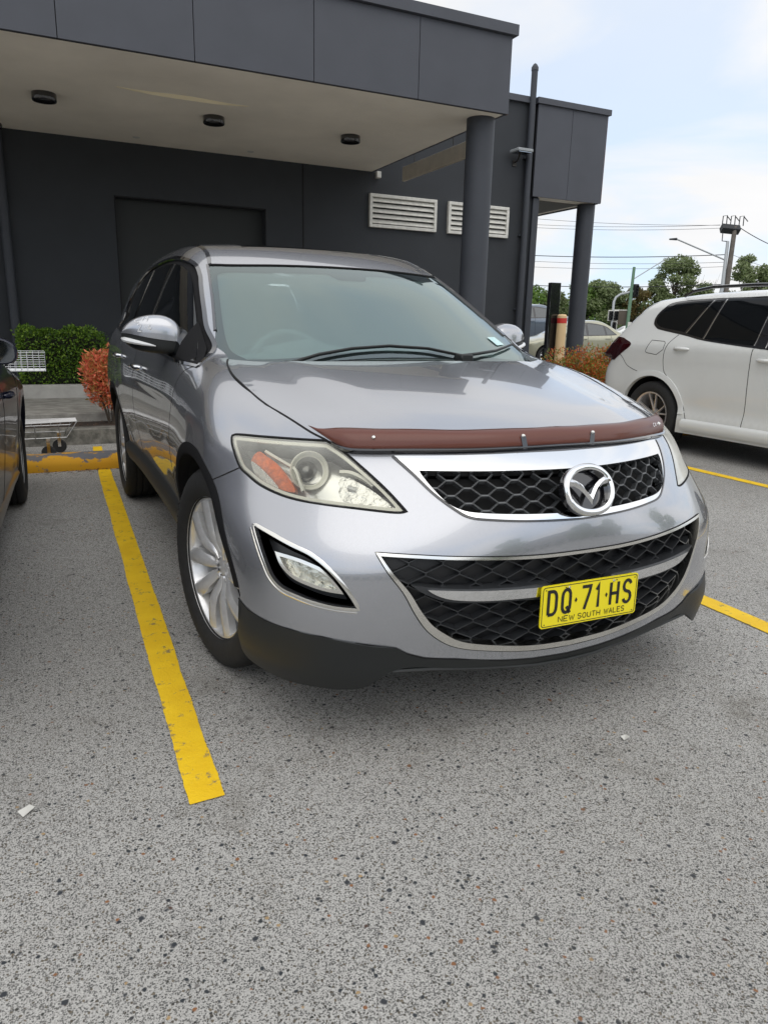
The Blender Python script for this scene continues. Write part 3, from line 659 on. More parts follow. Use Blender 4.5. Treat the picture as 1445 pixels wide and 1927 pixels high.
# ---------------------------------------------------------------- grilles
def hexgrille(name, P, poly, w, p, e, off, depth, thick, material, parent, excl=None, flat=False):
    """flattened honeycomb clipped to a uv polygon; each bar a thin blade standing in the surface"""
    poly = np.asarray(poly); lo, hi = poly.min(0), poly.max(0); segs = []; a = p-e
    rows = int((hi[1]-lo[1])/p)+3; cols = int((hi[0]-lo[0])/w)+3; u0 = -math.ceil(-lo[0]/w)*w-w; u0 = math.floor(lo[0]/w)*w
    for r in range(-1, rows):
        z = lo[1]+r*p; sh = (r%2)*w/2
        for c in range(-1, cols+1):
            u = u0+c*w+sh
            if flat:      # flat-topped cells: e = flat length, w = pitch in a row, p = half height
                s_ = w/2-e; q = [(u-e/2,z+p),(u+e/2,z+p),(u+e/2+s_,z),(u+e/2,z-p),(u-e/2-s_,z)]
                segs += [(q[0],q[1]),(q[1],q[2]),(q[2],q[3])]; segs.append((q[0],q[4])) if 0 else None; segs.append(((u-e/2,z+p),(u-e/2-s_,z))); segs.append(((u-e/2-s_,z),(u-e/2,z-p)))
                continue
            segs.append(((u-w/2, z-e/2), (u-w/2, z+e/2))); segs.append(((u-w/2, z+e/2), (u, z+e/2+a))); segs.append(((u, z+e/2+a), (u+w/2, z+e/2)))
    quads = []; V = []; F = []
    A = []; B = []
    for s, t in segs:
        n = max(2, int(math.hypot(s[0]-t[0], s[1]-t[1])/.006)+1); L = np.linspace(0,1,n+1)[:,None]; pp = np.array(s)*(1-L)+np.array(t)*L
        ins = inpoly(pp, poly)
        if excl is not None: ins &= ~inpoly(pp, excl)
        if not ins.any(): continue
        i = np.where(ins)[0]; q0, q1 = pp[i[0]], pp[i[-1]]
        if i[-1] > i[0]: A.append(q0); B.append(q1)
    A = np.array(A); B = np.array(B); PA, NA = P.pts(A, off); PB, NB = P.pts(B, off)
    t = PB-PA; t /= np.maximum(np.linalg.norm(t, axis=1, keepdims=True), 1e-9); sd = np.cross(NA, t); sd /= np.maximum(np.linalg.norm(sd, axis=1, keepdims=True), 1e-9); h = sd*thick/2
    for i in range(len(A)):
        k = len(V); V += [PA[i]+h[i], PA[i]-h[i], PB[i]-h[i], PB[i]+h[i], PA[i]+h[i]*1.6-NA[i]*depth, PA[i]-h[i]*1.6-NA[i]*depth, PB[i]-h[i]*1.6-NB[i]*depth, PB[i]+h[i]*1.6-NB[i]*depth]
        F += [(k,k+1,k+2,k+3),(k,k+3,k+7,k+4),(k+1,k+5,k+6,k+2)]
    return mesh_obj(name, V, F, material, parent)
mat('grille_black', (.028,.030,.033), .38); mat('grille_grey', (.10,.105,.11), .35)
m_up = symhole(PC, [(-.466,.212,.848),(-.30,.17,.848),(-.12,.12,.848),(0,.12,.848)], MESH_UP)
ug = thing('upper_grille', None, None); ug.parent = car
hexgrille('honeycomb', PC, m_up, .092, .0205, .020, -.012, .018, .0046, 'grille_grey', ug, flat=True)
patch('backing', PC, m_up, [], 'gap', ug, step=.04, off=-.045, fl=0)
# chrome surround: upper blade + lower band
hole = m_up[::-1]
gouter = symhole(PC, [(-.516,.284,.884),(-.463,.262,.888),(-.30,.205,.889),(-.105,.165,.891),(0,.16,.891)], [(x*.994, y, z+.003) for x, y, z in CH_OUT])
patch('chrome_surround', PC, gouter, [m_up], 'chrome', ug, step=.02, off=.003, fl=.03)
band('surround_edge', BODY, onsurf(PC, cat(symm(CH_OUT), step=.012)), [(-.004,-.003),(-.003,.005),(.002,.005),(.004,-.003)], 'gloss_black', ug)
# emblem: oval ring with a winged V, on a black cup
em = thing('badge', None, None); em.parent = car
EM = Matrix.Translation((.004, .030, .795)) @ Euler((rad(90-22), 0, 0)).to_matrix().to_4x4()     # local z = outwards
def oval(a, b, n=64): return [(a*math.cos(t), b*math.sin(t)) for t in np.linspace(0, 2*math.pi, n, endpoint=False)]
rg = MB(); V = []; n = 72; prof = [(-1,-.6),(-.85,.55),(-.2,1),(.4,.9),(1,.1),(1,-.6)]
for k in range(n):
    t = 2*math.pi*k/n; c, s = math.cos(t), math.sin(t); pwr = .93
    for (r_, h_) in prof:
        w_ = .0088+.0016*abs(s); V.append(EM @ Vector(((.083-r_*-1*w_)*math.copysign(abs(c)**pwr, c), (.0685+r_*w_)*math.copysign(abs(s)**pwr, s), .012+h_*.009)))
F = [(k*6+i, ((k+1)%n)*6+i, ((k+1)%n)*6+(i+1)%6, k*6+(i+1)%6) for k in range(n) for i in range(6)]
rg.add(V, F, True); rg.build('oval_ring', 'chrome', em)
cup = MB(); V = [EM @ Vector((x*1.13, y*1.13, -.012)) for x, y in oval(.083,.0685)]+[EM @ Vector((x*1.1, y*1.1, .006)) for x, y in oval(.083,.0685)]+[EM @ Vector((x*.9, y*.9, -.012)) for x, y in oval(.083,.0685)]; n = 64
cup.add(V, [(k, (k+1)%n, n+(k+1)%n, n+k) for k in range(n)]+[(n+k, n+(k+1)%n, 2*n+(k+1)%n, 2*n+k) for k in range(n)]+[tuple(range(2*n,3*n))], False); cup.build('badge_cup', 'gloss_black', em)
wg = MB()
def wing(sx):
    up = [(-.073,.032),(-.060,.029),(-.042,.021),(-.024,.009),(-.011,-.006),(0,-.022)]      # upper edge: ring -> centre dip
    lo = [(-.074,.009),(-.055,.007),(-.038,-.003),(-.023,-.018),(-.010,-.036),(0,-.052)]
    V = []; 
    for (a, b) in zip(up, lo):
        m_ = ((a[0]+b[0])/2, (a[1]+b[1])/2)
        for q, h_ in ((a,.014),(m_,.020),(b,.012)): V.append(EM @ Vector((q[0]*sx*-1 if sx > 0 else q[0], q[1]+.006, h_)))
    F = []
    for i in range(5):
        for j in range(2): f = (3*i+j, 3*i+j+1, 3*i+3+j+1, 3*i+3+j); F.append(f if sx < 0 else f[::-1])
    wg.add(V, F, False)
wing(-1); wing(1); wg.build('winged_v', 'chrome', em)
# lower intake
lg = thing('lower_grille', None, None); lg.parent = car
h2 = h_low
hexgrille('honeycomb', PC, h_low, .088, .0315, .008, -.022, .030, .0030, 'grille_black', lg)
patch('backing', PC, h_low, [], mat('grille_back', (.010,.0105,.012), .4), lg, step=.04, off=-.050, fl=0)
lt3 = onsurf(PC, cat(symm(LOWT), step=.012)); lb3 = onsurf(PC, cat(symm(LOWB)[::-1], step=.012))
li_ = symhole(PC, [(x*.975, y, z-.009) for x, y, z in LOWT], [(x*(.975-.012*min(1,i_/4)), y, z-.009+.027*min(1,i_/5)) for i_, (x, y, z) in enumerate(LOWB)])
patch('chrome_frame', PC, h_low, [li_[::-1]], 'satin_chrome', lg, step=.02, off=.004, fl=.03)
band('frame_gap', BODY, onsurf(PC, np.concatenate([cat(symm(LOWT), step=.012), cat(symm(LOWB)[::-1], step=.012)[1:-1]])), [(-.001,.0),(-.001,.0022),(.003,.0022),(.003,.0)], 'gap', lg, closed=True)
for sx in (1, -1):
    up_ = [(-.545,.548),(-.50,.541),(-.44,.5345),(-.34,.528),(-.22,.524),(-.12,.522)]; dn = [(-.12,.478),(-.22,.480),(-.34,.484),(-.44,.495),(-.50,.517)]
    bl = np.array([(x*CylF.k*1.0, z) for x, z in up_+dn]); 
    def tou(L): return PC.uv(onfront([(x, z) for x, z in L]))
    PFf = Front(BODY)
    o_, n_ = PFf.pts(np.array(up_+dn)); uvb = PC.uv(o_); uvb = uvb if sx > 0 else (uvb*[-1,1])[::-1]
    patch('black_blade', PC, cat(np.c_[uvb, np.zeros(len(uvb))], closed=True, corners=(0,) if sx > 0 else (len(uvb)-1,), step=.02)[:, :2], [], 'grille_black', lg, step=.03, off=.002, fl=.045)
    up2 = [(-.500,.5345),(-.44,.5305),(-.34,.524),(-.22,.519),(-.12,.517)]; dn2 = [(-.12,.487),(-.22,.489),(-.34,.493),(-.43,.503),(-.475,.518)]
    o_, n_ = PFf.pts(np.array(up2+dn2)); uvb = PC.uv(o_); uvb = uvb if sx > 0 else (uvb*[-1,1])[::-1]
    patch('chrome_bar', PC, cat(np.c_[uvb, np.zeros(len(uvb))], closed=True, corners=(0,4,5) if sx > 0 else (len(uvb)-1, len(uvb)-5, len(uvb)-6), step=.02)[:, :2], [], 'chrome', lg, step=.02, off=.010, fl=.012)
# --- number plate
pl_ = thing('number_plate', None, None); pl_.parent = car
PM = Matrix.Translation((.026, -.004, .4545)) @ Euler((rad(90-1), rad(0), rad(0)), 'XYZ').to_matrix().to_4x4() @ Matrix.Rotation(rad(-.3), 4, 'Z')
def rrect(w, h, r, n=6):
    o = []
    for cx, cy, a0 in ((w/2-r,h/2-r,0),(-w/2+r,h/2-r,90),(-w/2+r,-h/2+r,180),(w/2-r,-h/2+r,270)):
        o += [(cx+r*math.cos(rad(a0+90*i/n)), cy+r*math.sin(rad(a0+90*i/n))) for i in range(n+1)]
    return o
def slab(mb, loop, z0, z1, M, sh=1.):
    n = len(loop); V = [M @ Vector((x, y, z0)) for x, y in loop]+[M @ Vector((x*sh, y*sh, z1)) for x, y in loop]
    mb.add(V, [tuple(range(n))[::-1], tuple(range(n, 2*n))]+[(i, (i+1)%n, n+(i+1)%n, n+i) for i in range(n)])
mat('plate_yellow', (.88,.74,.008), .38, coat=.3); mat('plate_black', (.012,.012,.012), .5)
b = MB(); slab(b, rrect(.372,.134,.010), -.003, .002, PM); b.build('plate_panel', 'plate_yellow', pl_)
b = MB(); lo_, li_ = rrect(.364,.126,.009), rrect(.3595,.1215,.008); n = len(lo_)
b.add([PM @ Vector((x,y,.0028)) for x, y in lo_]+[PM @ Vector((x,y,.0028)) for x, y in li_], [(i,(i+1)%n,n+(i+1)%n,n+i) for i in range(n)]); b.build('plate_border', 'plate_black', pl_)
fnp = lambda x, y: PM @ Vector((x, y, .0032))
b = MB(); hh_ = .073; yb = -.025
for ch, x0, w_ in (('D',-.160,.029),('Q',-.108,.029),('7',-.035,.032),('1',.016,.024),('H',.078,.029),('S',.130,.029)):
    for st in GL[ch]: ribbon(b, [(x0+a_*w_, yb+b_*hh_) for a_, b_ in st], .0105, fnp)
for cx_ in (-.057, .061): b.add([fnp(cx_,.0185), fnp(cx_-.005,.010), fnp(cx_,.0015), fnp(cx_+.005,.010)], [(0,1,2,3)])
letters(b, 'NEW', -.119, -.0525, .0165, .0145, .0060, .0024, fnp); letters(b, 'SOUTH', -.045, -.0525, .0165, .0128, .0055, .0024, fnp); letters(b, 'WALES', .058, -.0525, .0165, .0112, .0050, .0024, fnp)
for (x_, y_) in ((-.171,.054),(-.171,-.055),(.171,.054),(.171,-.055),(-.098,.055),(.098,.055)): b.add([fnp(x_+.0022*math.cos(t), y_+.0022*math.sin(t)) for t in np.linspace(0, 2*math.pi, 9)[:-1]], [tuple(range(8))])
b.build('plate_characters', 'plate_black', pl_)
for x_ in (-.086, .086): b = MB(); b.lathe([(0,.0065),(.003,.006),(.0042,.003)], 12, PM @ Matrix.Translation((x_,.054,0))); b.build('plate_screw', 'satin_chrome', pl_)
# ---------------------------------------------------------------- headlights
mat('repeater_white', (.8,.8,.78), .2, coat=1)
hl_uv = PC.uv(cat(HL, corners=(3,8), closed=True, step=.010))
def shrink(uv, d):
    n = len(uv); t = np.roll(uv,-1,0)-np.roll(uv,1,0); t /= np.linalg.norm(t, axis=1, keepdims=True); nn = np.stack([-t[:,1], t[:,0]], 1)
    ar = .5*np.sum(uv[:,0]*np.roll(uv[:,1],-1)-np.roll(uv[:,0],-1)*uv[:,1]); s = 1 if ar > 0 else -1
    out = uv+nn*d*s; ok = inpoly(out, uv); 
    D = ((out[:,None]-uv[None])**2).sum(2).min(1); ok &= D > (d*.93)**2
    return out[ok]
mir_uv = lambda u: (u*[-1,1])[::-1]
def headlight(sx):
    h = thing('headlight', None, None); h.parent = car
    U = (lambda u: u) if sx < 0 else mir_uv
    P = PC
    i1 = shrink(hl_uv, .004)
    patch('lens', P, U(i1), [], 'lamp_lens', h, step=.025, off=-.001, fl=0)
    rim_out = shrink(hl_uv, .006); rim_in = shrink(hl_uv, .014)
    patch('frosted_edge', P, U(rim_out), [U(rim_in)[::-1]], 'lamp_haze', h, step=.02, off=-.006, fl=.004)
    patch('bucket', P, U(i1), [], 'lamp_silver', h, step=.03, off=-.085, fl=-.078)
    c3 = onsurf(P, cat(HL, corners=(3,8), closed=True, step=.010)); c3 = c3 if sx < 0 else (c3*MIR)[::-1]
    band('lamp_seal', BODY, c3, [(-.0035,-.006),(-.0035,.0008),(.0025,.0008),(.0025,-.006)] if sx < 0 else [(-.0035,-.006),(-.0035,.0008),(.0025,.0008),(.0025,-.006)], 'gap', h, closed=True)
    # projector
    pc = Vector((.722*sx, .452, .820)); fw = Vector((.12*sx, -1, .28)).normalized()
    M = Matrix.Translation(pc) @ fw.to_track_quat('Z', 'Y').to_matrix().to_4x4()
    b = MB(); b.lathe([(.056,-.01),(.0605,.010),(.061,.015),(.058,.019),(.054,.016),(.051,.010),(.047,.004),(.0475,.008),(.044,.006)], 48, M); b.build('projector_bezel', 'lamp_haze', h)
    b = MB(); b.lathe([(.056,.012),(.048,.002),(.038,-.016),(.033,-.024)], 40, M); b.build('projector_cone', 'lamp_silver', h)
    b = MB(); b.lathe([(.0,.000),(.012,-.002),(.022,-.008),(.030,-.018),(.034,-.028)], 32, M); b.build('projector_lens', 'lamp_dark', h)
    q = lambda pts: U(cat(np.c_[P.uv(np.array(pts)), np.zeros(len(pts))], closed=True, step=.01)[:, :2])
    patch('indicator', P, q([(-.857,.577,.884),(-.838,.54,.874),(-.818,.483,.848),(-.795,.405,.786),(-.812,.415,.778),(-.84,.455,.785),(-.872,.51,.808),(-.889,.57,.842)]), [], 'amber', h, step=.02, off=-.030, fl=.02)
    patch('indicator_reflector', P, q([(-.885,.56,.845),(-.868,.54,.838),(-.845,.50,.815),(-.822,.455,.783),(-.835,.46,.775),(-.868,.50,.790),(-.885,.53,.812)]), [], mat('prism', (.75,.74,.70), .15, .8, bump=.004, bscale=170) if 'prism' not in MATS else 'prism', h, step=.02, off=-.018, fl=.006)
    arc1 = cat([(-.838,.545,.884),(-.826,.505,.872),(-.800,.46,.855),(-.782,.43,.842),(-.775,.41,.815),(-.770,.385,.782)], step=.01)
    a3 = P.pts(P.uv(arc1), -.02)[0]; a3 = a3 if sx < 0 else (a3*MIR)
    band('reflector_rib', BODY, a3, [(-.005,-.01),(-.004,.004),(.004,.004),(.005,-.01)], 'lamp_haze', h)
    patch('high_beam_reflector', P, q([(-.672,.33,.838),(-.64,.305,.830),(-.60,.268,.806),(-.562,.215,.770),(-.556,.195,.754),(-.62,.235,.760),(-.68,.28,.770),(-.69,.31,.795)]), [], mat('reflector', (.62,.62,.60), .08, 1., bump=.006, bscale=45) if 'reflector' not in MATS else 'reflector', h, step=.02, off=-.035, fl=.015)
    b = MB(); bp = P.pts(P.uv(np.array([(-.652,.315,.806),(-.632,.30,.800)])), -.028)[0]*([1,1,1] if sx < 0 else MIR); b.tube([tuple(bp[0]), tuple(bp[1])], .008, 8); b.build('bulb_shield', 'white_paint' if 'white_paint' in MATS else 'louvre' if 0 else 'repeater_white', h)
    arc2 = cat([(-.672,.335,.845),(-.645,.315,.845),(-.615,.29,.832),(-.592,.262,.812)], step=.01)
    a3 = P.pts(P.uv(arc2), -.02)[0]; a3 = a3 if sx < 0 else (a3*MIR)
    band('reflector_rib', BODY, a3, [(-.006,-.012),(-.005,.003),(.005,.003),(.006,-.012)], 'lamp_haze', h)
headlight(-1); headlight(1)
# ---------------------------------------------------------------- fog lamps
def foglamp(sx):
    h = thing('fog_lamp', None, None); h.parent = car; U = (lambda u: u) if sx < 0 else mir_uv; P = PC
    fo = h_fog; 
    patch('recess', P, U(shrink(fo, .010)), [], 'grille_black', h, step=.03, off=-.045, fl=-.042)
    f3 = onsurf(P, cat(FOG, corners=(0,7), closed=True, step=.010))
    if sx > 0: f3 = (f3*MIR)[::-1]
    band('chrome_surround', BODY, f3, [(.001,-.004),(.001,.003),(-.004,.007),(-.017,-.002),(-.021,-.02)] if 0 else [(-.001,-.004),(-.001,.001),(.004,.002),(.015,-.002),(.020,-.02)], 'satin_chrome', h, closed=True)
    f4 = onsurf(P, cat(FOG[7:]+FOG[:1], step=.010)); f4 = f4 if sx < 0 else (f4*MIR)[::-1]
    band('chrome_blade', BODY, f4, [(.010,-.01),(.012,.0015),(.026,-.005),(.032,-.02)], 'satin_chrome', h)
    inn = [(-.872,.344,.612),(-.835,.30,.607),(-.80,.262,.598),(-.762,.222,.580),(-.735,.195,.548),(-.716,.178,.512),(-.76,.205,.516),(-.80,.24,.526),(-.838,.28,.542),(-.861,.318,.572)]
    iu = cat(np.c_[P.uv(np.array(inn)), np.zeros(len(inn))], closed=True, corners=(0,5), step=.01)[:, :2]
    patch('lamp_ring', P, U(iu), [U(shrink(iu, .010))[::-1]], 'satin_chrome', h, step=.02, off=-.010, fl=.03)
    patch('lamp_glass', P, U(shrink(iu, .010)), [], 'lamp_lens', h, step=.02, off=-.016, fl=0)
    patch('lamp_reflector', P, U(shrink(iu, .010)), [], 'reflector', h, step=.02, off=-.035, fl=0)
foglamp(-1); foglamp(1)
# ---------------------------------------------------------------- bonnet protector
sh = thing('bonnet_protector', None, None); sh.parent = car
SB = [(-.657,.415,.905),(-.630,.367,.890),(-.58,.333,.889),(-.463,.272,.893),(-.25,.20,.897),(0,.172,.901)]
ST = [(-.700,.50,.941),(-.672,.462,.950),(-.614,.425,.952),(-.50,.355,.953),(-.315,.272,.955),(-.12,.232,.957),(0,.226,.958)]
def rs_(c, n):
    c = np.asarray(c); d = np.r_[0, np.cumsum(np.linalg.norm(np.diff(c, axis=0), axis=1))]; t = np.linspace(0, d[-1], n); return np.stack([np.interp(t, d, c[:,i]) for i in range(3)], 1)
NB = 81; sb = rs_(cat(symm(SB), step=.01), NB); st_ = rs_(cat(symm(ST), step=.01), NB)
sbp = PC.pts(PC.uv(sb), .010)[0]; 
stp = PT.pts(PT.uv(st_), .030)[0]
rows_ = []; K = 7
for j in range(K+1):
    t = j/K; mid_ = sbp*(1-t)+stp*t; nrm_ = np.cross(np.gradient(mid_, axis=0), stp-sbp); nrm_ /= np.linalg.norm(nrm_, axis=1, keepdims=True); nrm_ *= np.where(nrm_[:,1:2] > 0, -1, 1)
    endf = np.clip(np.minimum(np.arange(NB), NB-1-np.arange(NB))/5., 0, 1)[:,None]
    rows_.append(mid_+nrm_*(.020*math.sin(math.pi*t*.9))*endf)
V = np.concatenate(rows_); F = [(j*NB+i, j*NB+i+1, j*NB+NB+i+1, j*NB+NB+i) for j in range(K) for i in range(NB-1)]
o = mesh_obj('tinted_shield', V, F, 'copper_tint', sh, smooth=True); md = o.modifiers.new('thickness', 'SOLIDIFY'); md.thickness = .003
band('shield_gasket', BODY, sbp, [(-.006,-.008),(-.005,.004),(.003,.004),(.004,-.008)], 'gloss_black', sh)
for (xi) in (9, 33, NB-1-33, NB-1-9):
    p = rows_[3][xi]; q_ = rows_[0][xi]; b = MB(); d_ = (Vector(rows_[4][xi])-Vector(rows_[0][xi])).normalized(); sd_ = Vector((1,0,0)); nn_ = sd_.cross(d_); nn_ = nn_ if nn_.y < 0 else -nn_
    if xi in (33, NB-1-33):
        a_ = Vector(rows_[0][xi])+nn_*.003-d_*.006; c_ = Vector(rows_[3][xi])+nn_*.004; b.add([a_-sd_*.009, a_+sd_*.009, c_+sd_*.009, c_-sd_*.009], [(0,1,2,3)])
        b.build('mounting_clip', 'gloss_black', sh); b = MB()
    M = Matrix.Translation(Vector(rows_[3][xi])+nn_*.004) @ nn_.to_track_quat('Z','Y').to_matrix().to_4x4(); b.lathe([(0,.005),(.004,.004),(.006,.0)], 14, M); b.build('clip_screw', 'satin_chrome', sh)
# white lettering at the shield's left end
ii = NB-1-11; o0 = Vector(rows_[3][ii]); ex = (Vector(rows_[3][ii+5])-Vector(rows_[3][ii-5])).normalized(); ez = (Vector(rows_[5][ii])-Vector(rows_[2][ii])).normalized(); en = ex.cross(ez); en = en if en.y < 0 else -en
b = MB(); letters(b, 'CX-9', -.033, -.008, .016, .014, .005, .0028, lambda x, y: o0+ex*x+ez*y+en*.006); b.build('lettering', 'white_ink', sh)
# ---------------------------------------------------------------- mirrors and handles
def mirror(sx):
    h = thing('door_mirror', None, None); h.parent = car
    XS = [-1.094,-1.088,-1.072,-1.044,-1.004,-.955,-.905,-.866,-.848,-.841]
    ZT = [1.200,1.218,1.240,1.262,1.279,1.287,1.284,1.262,1.235,1.21]; ZC = [1.196,1.201,1.200,1.194,1.186,1.178,1.172,1.168,1.167,1.167]; ZB = [1.190,1.172,1.150,1.130,1.119,1.113,1.109,1.108,1.112,1.13]
    YF = [1.92,1.905,1.885,1.860,1.838,1.820,1.808,1.804,1.810,1.83]; YB = [1.935,1.955,1.97,1.98,1.985,1.985,1.98,1.97,1.96,1.94]
    def shell(name, mt, top):
        V = []; F = []; m = 14
        for x, zt, zc, zb_, yf, yb_ in zip(XS, ZT, ZC, ZB, YF, YB):
            for i in range(m+1):
                t = i/m; a = math.pi*t; ym = (yf+yb_)/2; hy = (yb_-yf)/2
                if top: y = ym-hy*math.copysign(abs(math.cos(a))**.62, math.cos(a)); z = zc+(zt-zc)*math.sin(a)**.62
                else: y = ym-(hy-.004)*math.copysign(abs(math.cos(a))**.45, math.cos(a)); z = zc-(zc-zb_)*math.sin(a)**.45
                V.append((x*-sx, y, z) if sx < 0 else (-x, y, z))
        V = [(-abs(v[0]) if sx < 0 else abs(v[0]), v[1], v[2]) for v in V]
        for j in range(len(XS)-1):
            for i in range(m): F.append((j*(m+1)+i, j*(m+1)+i+1, (j+1)*(m+1)+i+1, (j+1)*(m+1)+i))
        F.append(tuple(range(m+1))[::-1]); F.append(tuple(range(9*(m+1), 10*(m+1))))
        o = mesh_obj(name, V, F, mt, h, smooth=True); md = o.modifiers.new('s', 'SUBSURF'); md.levels = md.render_levels = 1; return o
    shell('mirror_cap', 'paint', True); shell('mirror_housing', 'black_plastic', False)
    b = MB(); pts = [(s__*x, y, z) for s__ in (-1 if sx < 0 else 1,) for x, y, z in ((1.090,1.920,1.176),(1.082,1.896,1.172),(1.067,1.877,1.168),(1.044,1.856,1.163),(1.014,1.839,1.157),(.985,1.827,1.152),(.960,1.821,1.147))]
    b.tube(pts, [.007,.0115,.012,.011,.009,.006,.002], 8); b.build('side_repeater', mat('repeater', (.75,.76,.76), .15, coat=1) if 'repeater' not in MATS else 'repeater', h)
    b = MB(); s_ = -1 if sx < 0 else 1
    V = [(s_*.885,1.86,1.114),(s_*.885,1.86,1.150),(s_*.885,1.95,1.114),(s_*.885,1.95,1.152),(s_*.845,1.66,1.098),(s_*.825,1.68,1.150),(s_*.845,1.80,1.100),(s_*.825,1.82,1.158)]
    F = [(0,1,3,2),(4,6,7,5),(0,4,5,1),(2,3,7,6),(0,2,6,4),(1,5,7,3)]; b.add(V, F)
    tp = np.array([(1.385,1.093),(1.55,1.096),(1.74,1.108),(1.74,1.262),(1.655,1.222),(1.51,1.152),(1.42,1.108)])
    oo = patch('mirror_sail', PS, tp, [], 'lip_plastic', h, step=.03, off=-.003, fl=.006)
    if sx > 0: oo.data.transform(Matrix.Scale(-1, 4, (1,0,0))); oo.data.flip_normals()
    b.build('mirror_arm', 'black_plastic', h)
    return h
mm = mirror(-1); mirror(1)
# marker pen scrawl on the cap
b = MB()
def onm(x, y):
    X = -1.028+x; i_ = np.interp(X, [-1.094,-1.088,-1.072,-1.044,-1.004,-.955,-.905,-.866,-.848,-.841], range(10))
    zt, zc, yf, yb_ = (float(np.interp(i_, range(10), q)) for q in ([1.200,1.218,1.240,1.262,1.279,1.287,1.284,1.262,1.235,1.21],[1.196,1.201,1.200,1.194,1.186,1.178,1.172,1.168,1.167,1.167],[1.92,1.905,1.885,1.860,1.838,1.820,1.808,1.804,1.810,1.83],[1.935,1.955,1.97,1.98,1.985,1.985,1.98,1.97,1.96,1.94]))
    a = rad(max(4, min(80, 18+y*1300))); ym = (yf+yb_)/2; hy = (yb_-yf)/2
    return Vector((X, ym-hy*math.cos(a)**.62-.0035, zc+(zt-zc)*math.sin(a)**.62+.0022))
letters(b, 'C', -.010, .014, .016, .016, .008, .0018, onm); letters(b, '2.4', -.002, -.010, .017, .014, .010, .0017, onm)
ribbon(b, [(.018,.018),(.026,.028)], .0017, onm); ribbon(b, [(.036,.014),(.046,.029),(.036,.028),(.038,.022),(.045,.024)], .0017, onm)
b.build('marker_writing', 'white_ink', mm)
for yy, zz in ((2.72,1.005),(3.76-.25,1.035)):
    for sx in (-1, 1):
        b = MB(); p0 = Vector(side_pt(yy, zz)); 
        pts = [(sx*(abs(side_pt(yy+t, zz)[0])+o), yy+t, zz+.004*math.cos(t*20)) for t, o in ((-.095,.002),(-.08,.022),(-.03,.034),(.03,.034),(.08,.022),(.095,.002))]
        b.tube(pts, [.010,.015,.013,.013,.015,.010], 10); b.build('door_handle', 'chrome', car)
# ---------------------------------------------------------------- wheels
def tyre_prof(R, rimR, w, grooves=True):
    h = w/2; p = [(rimR,-h*.80),(rimR+.012,-h*.90),(rimR+.03,-h*.99),((R+rimR)/2,-h*1.03),(R-.03,-h*.97),(R-.012,-h*.88),(R-.004,-h*.76)]
    q = []
    for g in ((-.5,) if 0 else (-.52,-.18,.18,.52)): q += [(R,h*g-.006),(R-.009,h*g-.0045),(R-.009,h*g+.0045),(R,h*g+.006)]
    return p+q+[(r, -a) for r, a in p[::-1]]
def wheel(name, parent, x, y, z, R, rimR, w, face, spokes, steer=0, matr='alloy'):
    wh = bpy.data.objects.new(name, None); link(wh, parent); wh.location = (x, y, z); wh.rotation_euler = (0, 0, steer)
    M = Euler((0, rad(90*face), 0)).to_matrix().to_4x4()       # local z -> +-x (outwards)
    t = MB(); t.lathe(tyre_prof(R, rimR, w), 96, M)
    if R > .37 and name == 'wheel' and parent == car:           # shoulder blocks
        for k in range(72):
            a = 2*math.pi*k/72
            for s_ in (-1, 1):
                c = Matrix.Rotation(a, 4, 'Z'); V = [M @ c @ Vector(v) for v in ((R-.016,-.0035,s_*w*.47),(R-.016,.0035,s_*w*.47),(R+.0006,.0035,s_*w*.36),(R+.0006,-.0035,s_*w*.36),(R+.0006,-.0025,s_*w*.30),(R+.0006,.0025,s_*w*.30))]
                t.add(V, [(0,1,2,3),(3,2,5,4)])
    t.build('tyre', 'rubber', wh)
    r = MB(); h = w/2
    r.lathe([(rimR+.004,h*.86),(rimR+.006,h*.80),(rimR-.006,h*.78),(rimR-.016,h*.62),(rimR-.03,-h*.2),(rimR-.035,-h*.8)], 72, M)
    spokes(r, rimR, h, M); r.build('rim', matr, wh)
    d = MB(); d.lathe([(.0,-h*.25),(rimR*.70,-h*.25),(rimR*.70,-h*.35),(0,-h*.35)], 48, M); d.lathe([(0,-h*.6),(rimR-.03,-h*.6)], 48, M); d.build('brake_disc', 'dark_metal', wh)
    return wh
def blade(mb, M, prof, zt, thick):
    """spoke blade: prof = list of (radius, centre offset, half width), zt(r) crown height"""
    V = []; F = []; n = len(prof)
    for (rr, c, hw) in prof:
        z = zt(rr)
        V += [(rr, c-hw, z-.010), (rr, c-hw*.45, z+.002), (rr, c+hw*.30, z+.003), (rr, c+hw, z-.008), (rr, c+hw*.9, z-thick), (rr, c-hw*.9, z-thick)]
    for i in range(n-1):
        for k in range(6): F.append((i*6+k, i*6+(k+1)%6, i*6+6+(k+1)%6, i*6+6+k))
    mb.add([M @ Vector(v) for v in V], F, True)
def spokes_paddle(r, R, h, M):
    for k in range(5):
        for s_ in (-1, 1):
            c = M @ Matrix.Rotation(2*math.pi*k/5+s_*.25+rad(38), 4, 'Z')
            prof = [(.035,0,.014),(.06,.002*s_,.017),(.09,.006*s_,.022),(.12,.010*s_,.025),(.16,.014*s_,.029),(.20,.013*s_,.031),(R-.025,.008*s_,.031),(R-.008,.004*s_,.033)]
            blade(r, c, prof, lambda q: h*.70-.022*math.exp(-((q-.05)/.05)**2)-.0*q+.014*math.sin(q*9), .035)
    r.lathe([(0,h*.58),(.030,h*.58),(.036,h*.54),(.052,h*.50),(.058,h*.40)], 32, M)
    for k in range(5):
        a = 2*math.pi*k/5+rad(38)+math.pi/5; c = M @ Matrix.Translation((.052*math.cos(a), .052*math.sin(a), h*.50)); r.lathe([(0,.012),(.008,.012),(.010,0)], 8, c)
